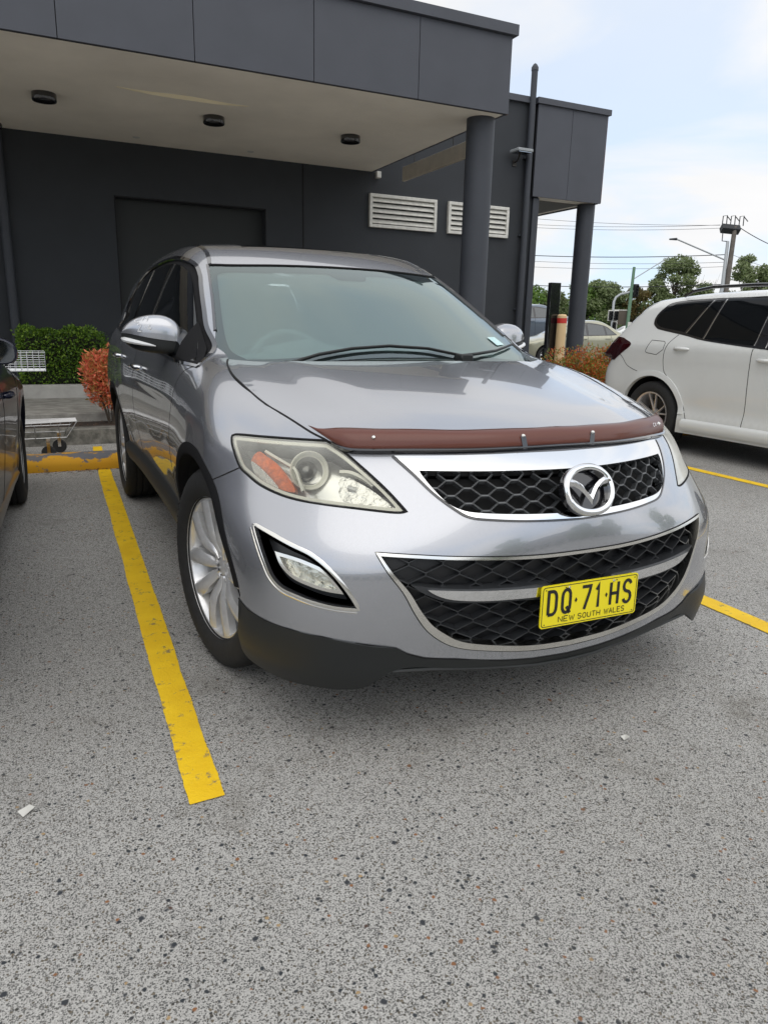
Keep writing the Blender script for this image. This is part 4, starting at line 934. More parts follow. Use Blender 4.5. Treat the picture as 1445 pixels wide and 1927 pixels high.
for (yy, xs_) in ((.955,-1),(.955,1),(3.905,-1),(3.905,1)):
    wheel('wheel', car, xs_*(.822 if yy < 2 else .826), yy, .376, .376, .262, .245, xs_, spokes_paddle, rad(9.5) if yy < 2 else 0)

# ================================================================ other cars
def gcar(T):
    """implicit body of an ordinary car from tables; nose at small y"""
    cW, cy0, cy1, cH, cR = (cubic(*T[k]) for k in ('W','y0','y1','H','R')); n = T.get('n', 2.6); b, br = T['b'], T['br']; arches = T['wheels']; zb = T['belt']; zmin = .18
    def f(x, y, z):
        ax = np.abs(x); W = cW(z)+0*y
        for wy in arches: W = W+.012*np.exp(-((np.hypot(y-wy, z-T['r'])-T['r']-.06)/.10)**2)*sst(1.0,.75,z)
        y0 = cy0(z); y1 = cy1(z); tf = np.maximum(1-(y-y0)/b, 0); tr = np.maximum(1-(y1-y)/br, 0); s = np.maximum(ax/W, 1e-6)
        q = (s**n+tf**n+tr**n)**(1/n)-1; L = (W*s**n+b*tf**n+br*tr**n)/(s**n+tf**n+tr**n+1e-9)
        h = (z-(cH(y)-T.get('droop', .06)*(ax/.8)**2.2))*.95
        lo = smax(q*L, h, .08)
        ws = (T['ws'][0]+(z-zb)*T['ws'][1]+.35*ax**2-y)/math.hypot(1, T['ws'][1])
        rr = (y-(T['rw'][0]-(z-zb)*T['rw'][1]-.15*ax**2))/math.hypot(1, T['rw'][1])
        rf = z-(cR(y)-.04*(ax/.6)**2.2); sd = (ax-(T['gs'][0]-T['gs'][1]*np.maximum(z-zb,0)-T['gs'][2]*(z-zb)**2))*.95
        g = smax(smax(smax(rf, sd, .10), ws, .06), rr, .08); g = smax(g, (zb-.15)-z, .02)
        return smin(lo, g, .04)
    return f
class SideN(Side):
    pass
def simple_car(name, label, T, paint, group=None, step=.06, spokes=None, wheelmat='alloy', face=.0, glass='tint_glass', extra=None):
    f = gcar(T); root = thing(name, label, 'car', group=group)
    tu = Tube(f); tu.zc = .75; ys, ye = T['caps']; zc = .22
    def section(yc):
        uv = np.stack([np.linspace(-2.2, 2.2, 90)*tu.k, np.full(90, yc)], 1); P = tu.pts(uv)[0]; P = P[P[:,2] > zc]; return P
    s0, s1 = section(ys), section(ye)
    nb = 60; yb = np.linspace(ys, ye, nb)
    def bottom(sgn):
        P = Side(f).pts(np.stack([yb, np.full(nb, zc)], 1))[0]; P = P*[-sgn,1,1]; return tu.uv(P)
    outer = np.concatenate([tu.uv(s0), bottom(1)[1:-1], tu.uv(s1)[::-1], bottom(-1)[::-1][1:-1]])
    holes = []; PSx = Side(f); r = T['r']+.055
    for wy in T['wheels']:
        a = np.linspace(rad(-35), rad(215), 36); pts = np.stack([wy+r*np.cos(a), T['r']+.02+r*np.sin(a)], 1); pts = pts[pts[:,1] > .05]
        arcp = pts[pts[:,1] > zc-.0]; P = PSx.pts(arcp)[0]; uv = tu.uv(P)
        lo1 = uv[-1].copy(); lo0 = uv[0].copy(); lo1[0] -= .25; lo0[0] -= .25
        h = np.concatenate([uv, [lo1, lo0]]); holes.append(h); holes.append((h*[-1,1])[::-1])
    # holes that overlap the lower edge: clip with plain polygon test
    V, N, Tt = patch_mesh(tu, outer, holes, step); V2, N2, F2 = flange(V, N, Tt, .03)
    mesh_obj('body_shell', V2, [tuple(t) for t in Tt]+F2, paint, root, normals=N2)
    pf = Front(f); pf.sgn = 1; pr = Front(f); pr.sgn = -1
    patch('front_bumper', pf, s0[:, [0,2]], [], paint, root, step=step, fl=.01, snap=s0); patch('rear_bumper', pr, s1[:, [0,2]][::-1], [], paint, root, step=step, fl=.01, snap=s1[::-1])
    sid = lambda nm, yz, mt, off=.003, cl=True, fl=.006, cor=(): patch(nm, PSx, cat([(y, z, 0) for y, z in yz], closed=True, step=.03, corners=cor)[:, :2], [], mt, root, step=.06, off=off, fl=fl, mirror=True)
    for nm, yz, mt, off, cor in T['side']: sid(nm, yz, mt, off, cor=cor)
    for nm, yz, mt, w in T['lines']:
        p = PSx.pts(cat([(y, z, 0) for y, z in yz], step=.03, corners=range(len(yz)) if nm == 'fuel_flap' else ())[:, :2])[0]; band(nm, f, p, [(-w,-.002),(-w,.0045 if mt != 'gap' else .0012),(w,.0045 if mt != 'gap' else .0012),(w,-.002)], mt, root, mirror=True)
    for nm, P_, poly, mt, off in T.get('other', []):
        pj = P_(f)
        if nm == 'tail_lamp' : pass
        patch(nm, pj, np.array(poly), [], mt, root, step=.06, off=off, fl=.006)
    ub = MB(); ub.box(-T['uw'], T['uw'], ys, ye, .2, .5); ub.box(-T['uw']-.15, T['uw']+.15, T['wheels'][0]+.45, T['wheels'][1]-.45, .22, .5); ub.build('underbody', 'gap', root)
    for wy in T['wheels']:
        for sx in (-1, 1):
            w = MB(); w.housing(sx*(T['track']-.30), sx*(T['track']-.02), wy, T['r']+.02, r+.012, .22); w.build('wheel_housing', 'gap', root)
            wheel('wheel', root, sx*(T['track']-T['tw']/2), wy, T['r'], T['r'], T['rim'], T['tw'], sx, spokes or spokes_simple, matr=wheelmat)
    for nm, y, z in T.get('handles', []):
        for sx in (-1, 1):
            p = PSx.pts(np.array([(y-.1, z),(y-.07, z),(y, z),(y+.07, z),(y+.1, z)]), np.array([.0,.022,.032,.022,0.]))[0]*[-sx,1,1]
            b = MB(); b.tube([tuple(q) for q in p], [.010,.016,.017,.016,.010], 8); b.build('door_handle', paint, root)
            
    return root, f
def spokes_simple(r, R, h, M):
    for k in range(7): blade(r, M @ Matrix.Rotation(2*math.pi*k/7, 4, 'Z'), [(.03,0,.02),(.1,0,.018),(R-.01,0,.03)], lambda q: h*.72, .03)
    r.lathe([(0,h*.62),(.04,h*.60),(.06,h*.5)], 24, M)
def spokes_thin(r, R, h, M):
    for k in range(5):
        for s_ in (-1, 1):
            a = 2*math.pi*k/5+s_*.20; c = M @ Matrix.Rotation(a, 4, 'Z')
            blade(r, c, [(.03,-.006*s_,.013),(.10,-.002*s_,.011),(.18,.003*s_,.009),(R-.008,.008*s_,.010)], lambda q: h*(.35+.45*q/R), .025)
    r.lathe([(0,h*.42),(.03,h*.40),(.055,h*.36),(.062,h*.2)], 24, M)
    r.lathe([(R+.004,h*.90),(R-.012,h*.86),(R-.018,h*.70)], 60, M)
mat('white_paint', (.72,.73,.71), .25, coat=1, noise=(3,.03)); mat('navy_paint', (.008,.010,.028), .3, .2, coat=.45); mat('gold_paint', (.42,.41,.30), .35, .35, coat=.9, noise=(2.5,.10)); mat('blue_grey_paint', (.12,.15,.19), .3, .5, coat=1)
mat('tail_red', (.030,.002,.004), .12, coat=1); mat('lamp_red', (.5,.02,.02), .2, coat=1)
# ---- white SUV on the right, nose out like the silver one (world y used directly)
SB_ = [(2.10,1.083),(2.3,1.087),(2.6,1.095),(3.083,1.116),(3.528,1.149),(3.885,1.184),(4.117,1.225),(4.49,1.28)]
DLOW = SB_+[(4.565,1.303),(4.625,1.352),(4.625,1.43),(4.57,1.505),(4.45,1.575),(3.951,1.600),(3.603,1.604),(3.197,1.606),(2.97,1.545),(2.68,1.40),(2.38,1.235)]
def bz(y): return float(np.interp(y, [p[0] for p in SB_], [p[1] for p in SB_]))
def arc_y(cy, r, z0, zr=None, n=16): return [(cy+r*math.cos(a), z0+(zr or r)*math.sin(a)) for a in np.linspace(0, math.pi, n)]
TW = dict(W=([.15,.26,.40,.44,.60,.80,.95,1.06,1.10,1.16,1.3],[.885,.915,.93,.918,.922,.932,.938,.944,.940,.915,.83]),
 y0=([.2,.5,.8,1.0,1.2],[.62,.52,.55,.72,1.0]), y1=([.2,.45,.68,.85,.93,1.19,1.44],[5.34,5.42,5.47,5.44,5.39,5.28,5.02]), b=.7, br=.42, n=2.9,
 H=([.5,.9,1.4,1.9,3.0,3.8,4.4,5.1],[.86,1.0,1.07,1.13,1.20,1.25,1.36,1.38]), R=([2.3,2.6,3.2,3.6,3.96,4.3,4.65,4.9,5.1],[1.615,1.665,1.695,1.703,1.700,1.685,1.655,1.62,1.55]),
 wheels=(1.66,4.47), r=.365, rim=.245, tw=.26, track=.93, uw=.6, belt=1.12, ws=(1.80,1.75), rw=(5.33,.92), gs=(.915,.28,.25), caps=(.95,5.30), droop=.03,
 side=[('window_surround', DLOW, 'gloss_black', .003, (0,)),
  ('side_window', [(4.155,1.262),(4.32,1.285),(4.46,1.302),(4.54,1.325),(4.592,1.365),(4.59,1.425),(4.53,1.49),(4.42,1.553),(4.2,1.572),(3.965,1.580),(4.06,1.42)], 'tint_glass', .007, (0,7,9)),
  ('side_window', [(3.895,1.205),(4.10,1.243),(4.02,1.40),(3.915,1.580),(3.81,1.588),(3.85,1.40)], 'tint_glass', .007, (0,1,3,4)),
  ('side_window', [(3.27,1.150),(3.55,1.168),(3.855,1.198),(3.81,1.40),(3.775,1.590),(3.5,1.592),(3.235,1.594),(3.25,1.37)], 'tint_glass', .007, (0,2,4,6)),
  ('side_window', [(2.20,1.108),(2.5,1.112),(3.10,1.135),(3.12,1.36),(3.14,1.575),(2.98,1.525),(2.70,1.385),(2.42,1.235)], 'tint_glass', .007, (0,2,4))],
 lines=[('window_channel', [(3.868,1.196),(3.825,1.40),(3.788,1.590)], 'satin_chrome', .005), ('window_channel', [(4.118,1.25),(4.035,1.40),(3.94,1.583)], 'satin_chrome', .005), ('window_channel', [(3.252,1.148),(3.235,1.37),(3.212,1.598)], 'satin_chrome', .004), ('window_channel', [(3.118,1.13),(3.140,1.37),(3.160,1.595)], 'satin_chrome', .004),
  ('door_gap', [(3.247,1.118),(3.255,.95),(3.259,.878),(3.255,.626),(3.267,.44),(3.251,.30)], 'gap', .0032), ('door_gap', [(4.207,1.235),(4.30,1.13),(4.335,.99),(4.315,.86),(4.26,.80),(4.163,.72),(4.047,.584),(3.978,.445),(3.916,.343),(3.818,.307)], 'gap', .003),
  ('door_gap', [(3.818,.300),(3.5,.285),(3.25,.275),(2.6,.262),(1.95,.255)], 'gap', .004), ('fuel_flap', [(4.547,1.169),(4.36,1.16),(4.341,1.14),(4.348,1.075),(4.439,1.016),(4.585,1.034),(4.604,1.05),(4.547,1.169)], 'gap', .0028),
  ('panel_gap', [(4.99,1.00),(4.945,.961),(4.879,.887),(4.78,.845),(4.70,.826)], 'gap', .0028), ('door_gap', [(2.05,1.07),(1.98,.9),(2.02,.6),(2.1,.4),(2.08,.27)], 'gap', .003)],
 handles=[('h',4.10,1.09),('h',3.08,1.02)])
suv, fW = simple_car('parked_car', 'white SUV with black tinted windows and thin spoked wheels', TW, 'white_paint', step=.05, spokes=spokes_thin, wheelmat=mat('silver_alloy', (.66,.64,.63), .3, .75))
suv.location = (5.61, 0, 0)
# arch mouldings, roof rail, tail lamp
for wy in TW['wheels']:
    p = Side(fW).pts(np.array([(wy+(.455)*math.cos(a), .385+.435*math.sin(a)) for a in np.linspace(rad(4), rad(176), 50)]))[0]
    band('arch_moulding', fW, p, [(.028,-.004),(.026,.006),(.0,.010),(-.032,.010),(-.036,-.03)], 'white_paint', suv, mirror=True)
p = Side(fW).pts(np.stack([np.linspace(2.1,3.98,40), np.full(40,.30)], 1))[0]
band('sill', fW, p, [(.03,-.02),(.035,.03),(.0,.042),(-.05,.035),(-.075,.0),(-.08,-.08)], 'white_paint', suv, mirror=True)
for sx in (-1, 1):
    b = MB(); b.tube([(sx*(.70), y, float(cubic(*TW['R'])(y))+dz) for y, dz in ((4.36,-.045),(4.25,-.005),(4.0,.018),(3.5,.018),(3.0,.015),(2.6,.005),(2.45,-.03))], .017, 8); b.build('roof_rail', 'gloss_black', suv)
class CylR(Proj):
    yc = 3.9; k = 1.0
    def rays(s, uv):
        th = uv[:,0]; d = np.stack([-np.sin(th), -np.cos(th), 0*th], 1); o = np.stack([2.5*np.sin(th), s.yc+2.5*np.cos(th), uv[:,1]], 1); return o, d, .3, 2.4
    def uv(s, P): P = np.asarray(P, float); return np.stack([np.arctan2(P[:,0], P[:,1]-s.yc), P[:,2]], 1)
cyr = CylR(fW)
lp = np.array([(-.94,4.85,1.090),(-.93,4.843,1.13),(-.91,4.93,1.165),(-.893,5.02,1.188)][::-1]); lp2 = np.array([(-.918,5.07,.932),(-.93,4.95,1.015)]); lu = cyr.uv(lp); lu2 = cyr.uv(lp2)
sg_ = 1 if lu[0,0] > 0 else -1
lu[:,0] = np.where(lu[:,0] < 0, lu[:,0], lu[:,0]); poly = np.concatenate([lu, lu2[::-1], [(lu2[0,0]+.14,.92),(lu2[0,0]+.24,.94),(lu2[0,0]+.24,1.16),(lu[0,0]+.10,1.190)]])
pl0 = cat(np.c_[poly, np.zeros(len(poly))], closed=True, corners=(5,7,8), step=.02)[:, :2]
patch('tail_lamp', cyr, pl0, [], 'tail_red', suv, step=.03, off=.006, fl=.01); patch('tail_lamp', cyr, (pl0*[-1,1])[::-1], [], 'tail_red', suv, step=.03, off=.006, fl=.01)
# ---- navy hatchback on the left, nose in
TB = dict(W=([.15,.28,.45,.7,.85,.95,1.05,1.2],[.80,.835,.86,.885,.89,.875,.84,.74]), y0=([.2,.5,.75,1.0],[.08,.0,.06,.3]), y1=([.2,.5,.8,1.1],[4.30,4.38,4.36,4.2]), b=.62, br=.5, n=2.5,
 H=([0,.4,.9,1.3,2.5,4.3],[.72,.86,.97,1.03,1.05,1.10]), R=([1.9,2.3,2.8,3.4,4.1],[1.38,1.45,1.48,1.46,1.36]), wheels=(.92,3.55), r=.335, rim=.215, tw=.215, track=.865, uw=.55, belt=.98, ws=(1.10,1.9), rw=(4.25,.75), gs=(.83,.36,.2), caps=(.35,4.15),
 side=[('side_window', [(1.55,1.0),(2.3,1.0),(2.28,1.40),(2.05,1.37),(1.85,1.25)], 'tint_glass', .004, (0,1,2)), ('side_window', [(2.36,1.0),(3.2,1.03),(3.35,1.12),(3.2,1.36),(2.34,1.41)], 'tint_glass', .004, (0,3,4))],
 lines=[('door_gap', [(1.32,.98),(1.30,.8),(1.33,.5),(1.38,.3)], 'gap', .003), ('door_gap', [(2.33,1.0),(2.34,.6),(2.36,.3)], 'gap', .003), ('door_gap', [(1.38,.29),(2.4,.27),(3.1,.29)], 'gap', .003)], handles=[('h',2.15,.86),('h',3.1,.88)])
navy, fB = simple_car('parked_car', 'dark navy car cut off by the left edge, nose to the kerb', TB, 'navy_paint', step=.06)
p = Side(fB).pts(np.stack([np.linspace(1.40,3.08,30), np.full(30,.27)], 1))[0]
band('sill', fB, p, [(.02,-.02),(.022,.012),(-.04,.02),(-.08,-.01),(-.08,-.08)], 'navy_paint', navy, mirror=True)
for sx in (-1, 1):
    b = MB(); V = []; n = 28; cx, cy, cz = sx*.835, 1.86, 1.078
    for j, (o, s_) in enumerate(((-.075,.35),(-.065,.72),(-.03,.95),(.02,1.0),(.048,.97),(.050,.88))):
        for i in range(n): a = 2*math.pi*i/n; ca, sa = math.cos(a), math.sin(a); V.append((cx+math.copysign(abs(ca)**.75, ca)*.118*s_, cy+o, cz+math.copysign(abs(sa)**.75, sa)*.073*s_+.012*ca*sx*-1))
    F = [(j*n+i, j*n+(i+1)%n, j*n+n+(i+1)%n, j*n+n+i) for j in range(5) for i in range(n)]+[tuple(range(n))]; b.add(V, F, True)
    b.box(min(sx*.72,sx*.80), max(sx*.72,sx*.80), 1.83, 1.87, .99, 1.03, .008)
    mh = b.build('door_mirror', 'navy_paint', navy)
    g = MB(); g.add([V[5*n+i][0:1]+(V[5*n+i][1]-.004,)+V[5*n+i][2:] for i in range(n)], [tuple(range(n))]); go = g.build('mirror_glass', mat('mirror_silver', (.40,.43,.46), .05, 1.) if 'mirror_silver' not in MATS else 'mirror_silver', navy); go.parent = mh
na = math.pi-rad(2.2); navy.rotation_euler = (0, 0, na); navy.location = (-2.455+.92*math.sin(na), 3.97-.92*math.cos(na), 0)
# ---- pale gold sedan and a blue grey car across the drive
DLS = [(1.42,.93),(2.2,.95),(3.0,.98),(3.28,1.0),(3.12,1.12),(2.9,1.27),(2.5,1.35),(2.1,1.355),(1.8,1.25),(1.6,1.09)]
TS = dict(W=([.15,.28,.45,.7,.85,.95,1.05,1.2],[.78,.80,.825,.845,.845,.83,.80,.72]), y0=([.2,.5,.75,1.0],[.08,.0,.05,.3]), y1=([.2,.5,.8,1.1],[4.22,4.30,4.29,4.15]), b=.6, br=.5, n=2.5,
 H=([0,.4,.9,1.25,2.5,3.6,4.0,4.3],[.68,.82,.93,.98,1.0,1.05,1.06,1.02]), R=([1.7,2.1,2.5,2.9,3.3],[1.36,1.43,1.46,1.44,1.36]), wheels=(.85,3.40), r=.30, rim=.19, tw=.19, track=.82, uw=.5, belt=.93, ws=(.92,1.95), rw=(3.75,1.75), gs=(.815,.36,.2), caps=(.32,4.08),
 side=[('window_surround', DLS, 'gloss_black', .003, (0,3)), ('side_window', [(1.62,.97),(2.20,.975),(2.18,1.32),(1.98,1.31),(1.78,1.2)], 'far_glass', .006, (0,1,2)), ('side_window', [(2.28,.98),(2.86,.995),(2.80,1.28),(2.26,1.33)], 'far_glass', .006, (0,1,2,3)), ('side_window', [(2.92,1.0),(3.2,1.02),(3.05,1.14),(2.87,1.26)], 'far_glass', .006, (0,1,2,3))],
 lines=[('door_gap', [(2.24,.96),(2.25,.6),(2.28,.3)], 'gap', .004), ('door_gap', [(3.05,.98),(3.08,.75),(2.95,.5),(2.9,.3)], 'gap', .004), ('door_gap', [(1.30,.92),(1.28,.6),(1.32,.3)], 'gap', .004)], handles=[('h',2.12,.86),('h',2.95,.88)],
 other=[('windscreen', Top, [(-.62,1.28),(0,1.02),(.62,1.28),(.54,1.66),(0,1.62),(-.54,1.66)], 'far_glass', .005), ('rear_window', Top, [(-.52,3.12),(0,3.16),(.52,3.12),(.58,3.5),(0,3.62),(-.58,3.5)], 'far_glass', .005)])
mat('far_glass', (.03,.04,.042), .05, spec=1.0, coat=1)
gold, fS = simple_car('parked_car', 'pale gold sedan with dented doors behind the beige bollard', TS, 'gold_paint', step=.08)
for sx in (-1, 1):
    b = MB(); b.add([tuple(q) for q in Side(fS).pts(np.array([(4.02,.70),(4.20,.72),(4.22,.86),(4.10,.88)]), .006)[0]*[-sx,1,1]], [(0,1,2,3) if sx < 0 else (3,2,1,0)]); b.build('tail_lamp', 'lamp_red', gold)
    b = MB(); b.box(min(sx*.84,sx*1.0), max(sx*.84,sx*1.0), 1.42,1.54,.93,1.05,.03); b.build('door_mirror', 'gold_paint', gold)
def place_at_wheel(o, X, Y, Z, a, wy):
    o.rotation_euler = (0,0,a); o.location = (X+wy*math.sin(a), Y-wy*math.cos(a), Z)
place_at_wheel(gold, 13.52, 18.47-.0, .13, rad(-104), .85)
def recolour(o, mt, label, frm):
    o['label'] = label
    for ch in [x for x in S.objects if x.parent == o]:
        if ch.type == 'MESH' and ch.data.materials and ch.data.materials[0] == MATS[frm]: ch.data = ch.data.copy(); ch.data.materials[0] = MATS[mt]
blue = copy_tree(gold); recolour(blue, 'blue_grey_paint', 'blue grey car whose roof shows over the gold sedan', 'gold_paint')
blue.location = (gold.location.x+1.9, gold.location.y+5.6, .62); blue.rotation_euler = (0,0,rad(-98)); blue.scale = (1.05,1.05,1.12)
fw = copy_tree(gold); recolour(fw, 'white_paint', 'tiny white wagon waiting beyond the gold sedan, under the traffic lights', 'gold_paint')
fw.location = (41.0, 46.9, .1); fw.rotation_euler = (0,0,rad(-112)); fw.scale = (1.1,1.1,1.15)

# ================================================================ ground
def struct(o): o['kind'] = 'structure'; return o
m, n, l, o = node_mat('asphalt')
p = n.new('ShaderNodeBsdfPrincipled'); l.new(p.outputs[0], o.inputs[0]); t = n.new('ShaderNodeTexCoord')
def vor(scale, rnd=1.): v = n.new('ShaderNodeTexVoronoi'); v.inputs['Scale'].default_value = scale; v.inputs['Randomness'].default_value = rnd; l.new(wv, v.inputs['Vector']); return v
def noi(scale, det=4, ro=.5): v = n.new('ShaderNodeTexNoise'); v.inputs['Scale'].default_value = scale; v.inputs['Detail'].default_value = det; v.inputs['Roughness'].default_value = ro; l.new(t.outputs['Object'], v.inputs['Vector']); return v
def mth(op, a, b=None, c=None):
    x = n.new('ShaderNodeMath'); x.operation = op
    for i, v in enumerate((a, b, c)):
        if v is None: continue
        if isinstance(v, (int, float)): x.inputs[i].default_value = v
        else: l.new(v, x.inputs[i])
    return x.outputs[0]
def mixc(f, a, b):
    x = n.new('ShaderNodeMix'); x.data_type = 'RGBA'
    for i, v in ((0, f), (6, a), (7, b)):
        if isinstance(v, (int, float)): x.inputs[i].default_value = v
        elif isinstance(v, tuple): x.inputs[i].default_value = (*v, 1)
        else: l.new(v, x.inputs[i])
    return x.outputs[2]
def step_(v, a, b): x = n.new('ShaderNodeMapRange'); x.inputs[1].default_value = a; x.inputs[2].default_value = b; l.new(v, x.inputs[0]); return x.outputs[0]
wn_ = noi(90, 3); vm = n.new('ShaderNodeVectorMath'); vm.operation = 'MULTIPLY_ADD'; l.new(wn_.outputs['Color'], vm.inputs[0]); vm.inputs[1].default_value = (.008,.008,0); l.new(t.outputs['Object'], vm.inputs[2]); wv = vm.outputs[0]
patchn = noi(1.1, 6, .6); big = noi(.35, 4)
matrix = mixc(step_(patchn.outputs['Fac'], .3, .7), (.43,.42,.395), (.68,.668,.635))
matrix = mixc(step_(noi(240, 3, .7).outputs['Fac'], .40, .60), (.36,.35,.33), matrix)
# fine grit, medium chips and rare pebbles: each is a voronoi cell switched on at random
def chips(scale, frac, r0, r1):
    v = vor(scale); s = n.new('ShaderNodeSeparateColor'); l.new(v.outputs['Color'], s.inputs[0])
    on = mth('LESS_THAN', s.outputs[0], frac); shp = step_(v.outputs['Distance'], r1, r0); return mth('MULTIPLY', on, shp), s
g1, s1 = chips(270, .60, .42, .58); g2, s2 = chips(130, .30, .30, .44); g3, s3 = chips(64, .17, .22, .36); g4, s4 = chips(38, .045, .20, .32)
pit = noi(300, 5, .8); g0 = step_(pit.outputs['Fac'], .47, .41)
c = mixc(mth('MULTIPLY', g0, .75), matrix, (.05,.05,.048))
c = mixc(mth('MULTIPLY', g1, .80), c, (.055,.055,.052))
chipc = mixc(s2.outputs[1], (.035,.037,.036), (.16,.135,.10)); c = mixc(g2, c, chipc)
peb = n.new('ShaderNodeValToRGB'); e = peb.color_ramp.elements; e[0].position = 0; e[0].color = (.035,.04,.045,1); e[1].position = .62; e[1].color = (.05,.05,.052,1)
for pos, col in ((.66,(.24,.11,.05)),(.78,(.36,.25,.13)),(.88,(.16,.15,.14)),(.95,(.08,.05,.04))): q = e.new(pos); q.color = (*col, 1)
peb.color_ramp.interpolation = 'CONSTANT'; l.new(s3.outputs[1], peb.inputs[0]); c = mixc(g3, c, peb.outputs[0])
peb2 = n.new('ShaderNodeValToRGB'); peb2.color_ramp.interpolation = 'CONSTANT'; e = peb2.color_ramp.elements; e[0].color = (.04,.044,.05,1); e[1].position = .8; e[1].color = (.20,.10,.05,1); l.new(s4.outputs[1], peb2.inputs[0]); c = mixc(g4, c, peb2.outputs[0])
st = mth('MULTIPLY', step_(noi(2.2, 8, .68).outputs['Fac'], .55, .74), .55); c = mixc(st, c, (.10,.085,.06))
dk = mth('MULTIPLY', step_(noi(.55, 5, .6).outputs['Fac'], .46, .66), .30); c = mixc(dk, c, (.12,.115,.105))
oil = mth('MULTIPLY', step_(noi(9, 3, .5).outputs['Fac'], .70, .78), .6); c = mixc(oil, c, (.04,.036,.03))
ln_ = n.new('ShaderNodeSeparateXYZ'); l.new(t.outputs['Object'], ln_.inputs[0])
l.new(c, p.inputs['Base Color']); p.inputs['Roughness'].default_value = .88; p.inputs['Specular IOR Level'].default_value = .3
bp_ = n.new('ShaderNodeBump'); bp_.inputs['Strength'].default_value = .8; bp_.inputs['Distance'].default_value = .0018
hgt = mth('SUBTRACT', mth('ADD', noi(200, 5, .7).outputs['Fac'], mth('MULTIPLY', g2, .3)), mth('MULTIPLY', g1, .25)); l.new(hgt, bp_.inputs['Height']); l.new(bp_.outputs[0], p.inputs['Normal'])
gp = mesh_obj('car_park_ground', [(-400,-400,0),(400,-400,0),(400,400,0),(-400,400,0)], [(0,1,2,3)], 'asphalt'); struct(gp)
mat('grass', (.07,.10,.03), .95, noise=(.5,.4)); mat('drive_asphalt', (.17,.17,.168), .95, noise=(6,.2))
# worn yellow paint: grey asphalt shows through cracks and edges
m, n, l, o = node_mat('line_paint')
p = n.new('ShaderNodeBsdfPrincipled'); t = n.new('ShaderNodeTexCoord'); wv = t.outputs['Object']
a = step_(noi(16, 10, .8).outputs['Fac'], .43, .39); b = step_(noi(7, 3).outputs['Fac'], .35, .65); 
cr1 = mixc(b, (.84,.52,.004), (.92,.60,.008)); cr1 = mixc(mth('MULTIPLY', a, .8), cr1, (.16,.14,.10)); cr1 = mixc(mth('MULTIPLY', step_(noi(160, 5, .8).outputs['Fac'], .66, .74), .5), cr1, (.25,.18,.06)); l.new(cr1, p.inputs['Base Color']); p.inputs['Roughness'].default_value = .6
bb = n.new('ShaderNodeBump'); bb.inputs['Distance'].default_value = .003; l.new(noi(110, 6, .7).outputs['Fac'], bb.inputs['Height']); l.new(bb.outputs[0], p.inputs['Normal']); l.new(p.outputs[0], o.inputs[0])
def line_strip(name, a0, b0, a1, b1, nseg=420, z=.004):
    """painted strip between left edge a0->a1 and right edge b0->b1 with ragged borders"""
    V = []; rg = np.random.default_rng(3)
    j = np.cumsum(rg.normal(0, .0010, nseg+1)); k = np.cumsum(rg.normal(0, .0010, nseg+1)); j -= np.linspace(j[0], j[-1], nseg+1); k -= np.linspace(k[0], k[-1], nseg+1); j = np.clip(j*.5, -.006, .006)+rg.normal(0, .0005, nseg+1); k = np.clip(k*.5, -.006, .006)+rg.normal(0, .0005, nseg+1)
    for i in range(nseg+1):
        t_ = i/nseg; V += [(a0[0]+(a1[0]-a0[0])*t_+j[i], a0[1]+(a1[1]-a0[1])*t_, z), (b0[0]+(b1[0]-b0[0])*t_+k[i], b0[1]+(b1[1]-b0[1])*t_, z)]
    return struct(mesh_obj(name, V, [(2*i, 2*i+1, 2*i+3, 2*i+2) for i in range(nseg)], 'line_paint'))
line_strip('parking_line', (-1.178,.114), (-1.084,.118), (-1.054,4.975), (-.956,4.975))
line_strip('parking_line', (1.312,.10), (1.42,.10), (1.405,4.98), (1.50,4.98)); line_strip('parking_line', (4.00,.20), (4.10,.20), (4.085,4.98), (4.18,4.98)); line_strip('parking_line', (6.78,.2), (6.88,.2), (6.86,4.98), (6.96,4.98)); line_strip('parking_line', (-3.95,.1),(-3.85,.1),(-3.8,4.98),(-3.7,4.98))
line_strip('parking_line', (-1.030,5.80), (-.945,5.80), (-1.010,6.24), (-.925,6.24), 30)
# thin dark sealed crack in the tar at the lower left and under the navy car
# ================================================================ kerbs, path, beds
m, n, l, o = node_mat('kerb_yellow')
p = n.new('ShaderNodeBsdfPrincipled'); t = n.new('ShaderNodeTexCoord'); wv = t.outputs['Object']; sx_ = n.new('ShaderNodeSeparateXYZ'); l.new(t.outputs['Object'], sx_.inputs[0])
w1 = noi(5, 7, .7); top_ = step_(sx_.outputs[2], .085, .118); k = step_(mth('SUBTRACT', w1.outputs['Fac'], mth('MULTIPLY', top_, .17)), .40, .36)
cy = mixc(k, (.62,.31,.008), (.13,.13,.14)); cy = mixc(step_(noi(40, 6, .8).outputs['Fac'], .36, .33), cy, (.05,.045,.04)); l.new(cy, p.inputs['Base Color']); p.inputs['Roughness'].default_value = .8; l.new(p.outputs[0], o.inputs[0])
ks = MB(); prof = [(4.995,0),(4.998,.055),(5.03,.105),(5.08,.122),(5.25,.120),(5.29,.10),(5.30,0)]; xs = np.arange(-7, 9.2, .25); 
ks.add([(x, y, z+random.uniform(-.002,.002)) for x in xs for y, z in prof], [(i*7+j, i*7+7+j, i*7+8+j, i*7+1+j) for i in range(len(xs)-1) for j in range(6)], True)
tag(ks.build('yellow_kerb', 'kerb_yellow'), 'low yellow painted concrete kerb with worn top along the bay ends', 'kerb')
mat('concrete', (.33,.32,.29), .9, noise=(7,.35,(.20,.19,.17)), bump=.003, bscale=60); mat('old_concrete', (.20,.19,.165), .92, noise=(9,.6,(.045,.045,.038)), bump=.006, bscale=45); mat('soil', (.05,.035,.025), 1, noise=(60,.7), bump=.02, bscale=40); mat('pale_concrete', (.42,.41,.38), .85, noise=(5,.2), bump=.002, bscale=60)
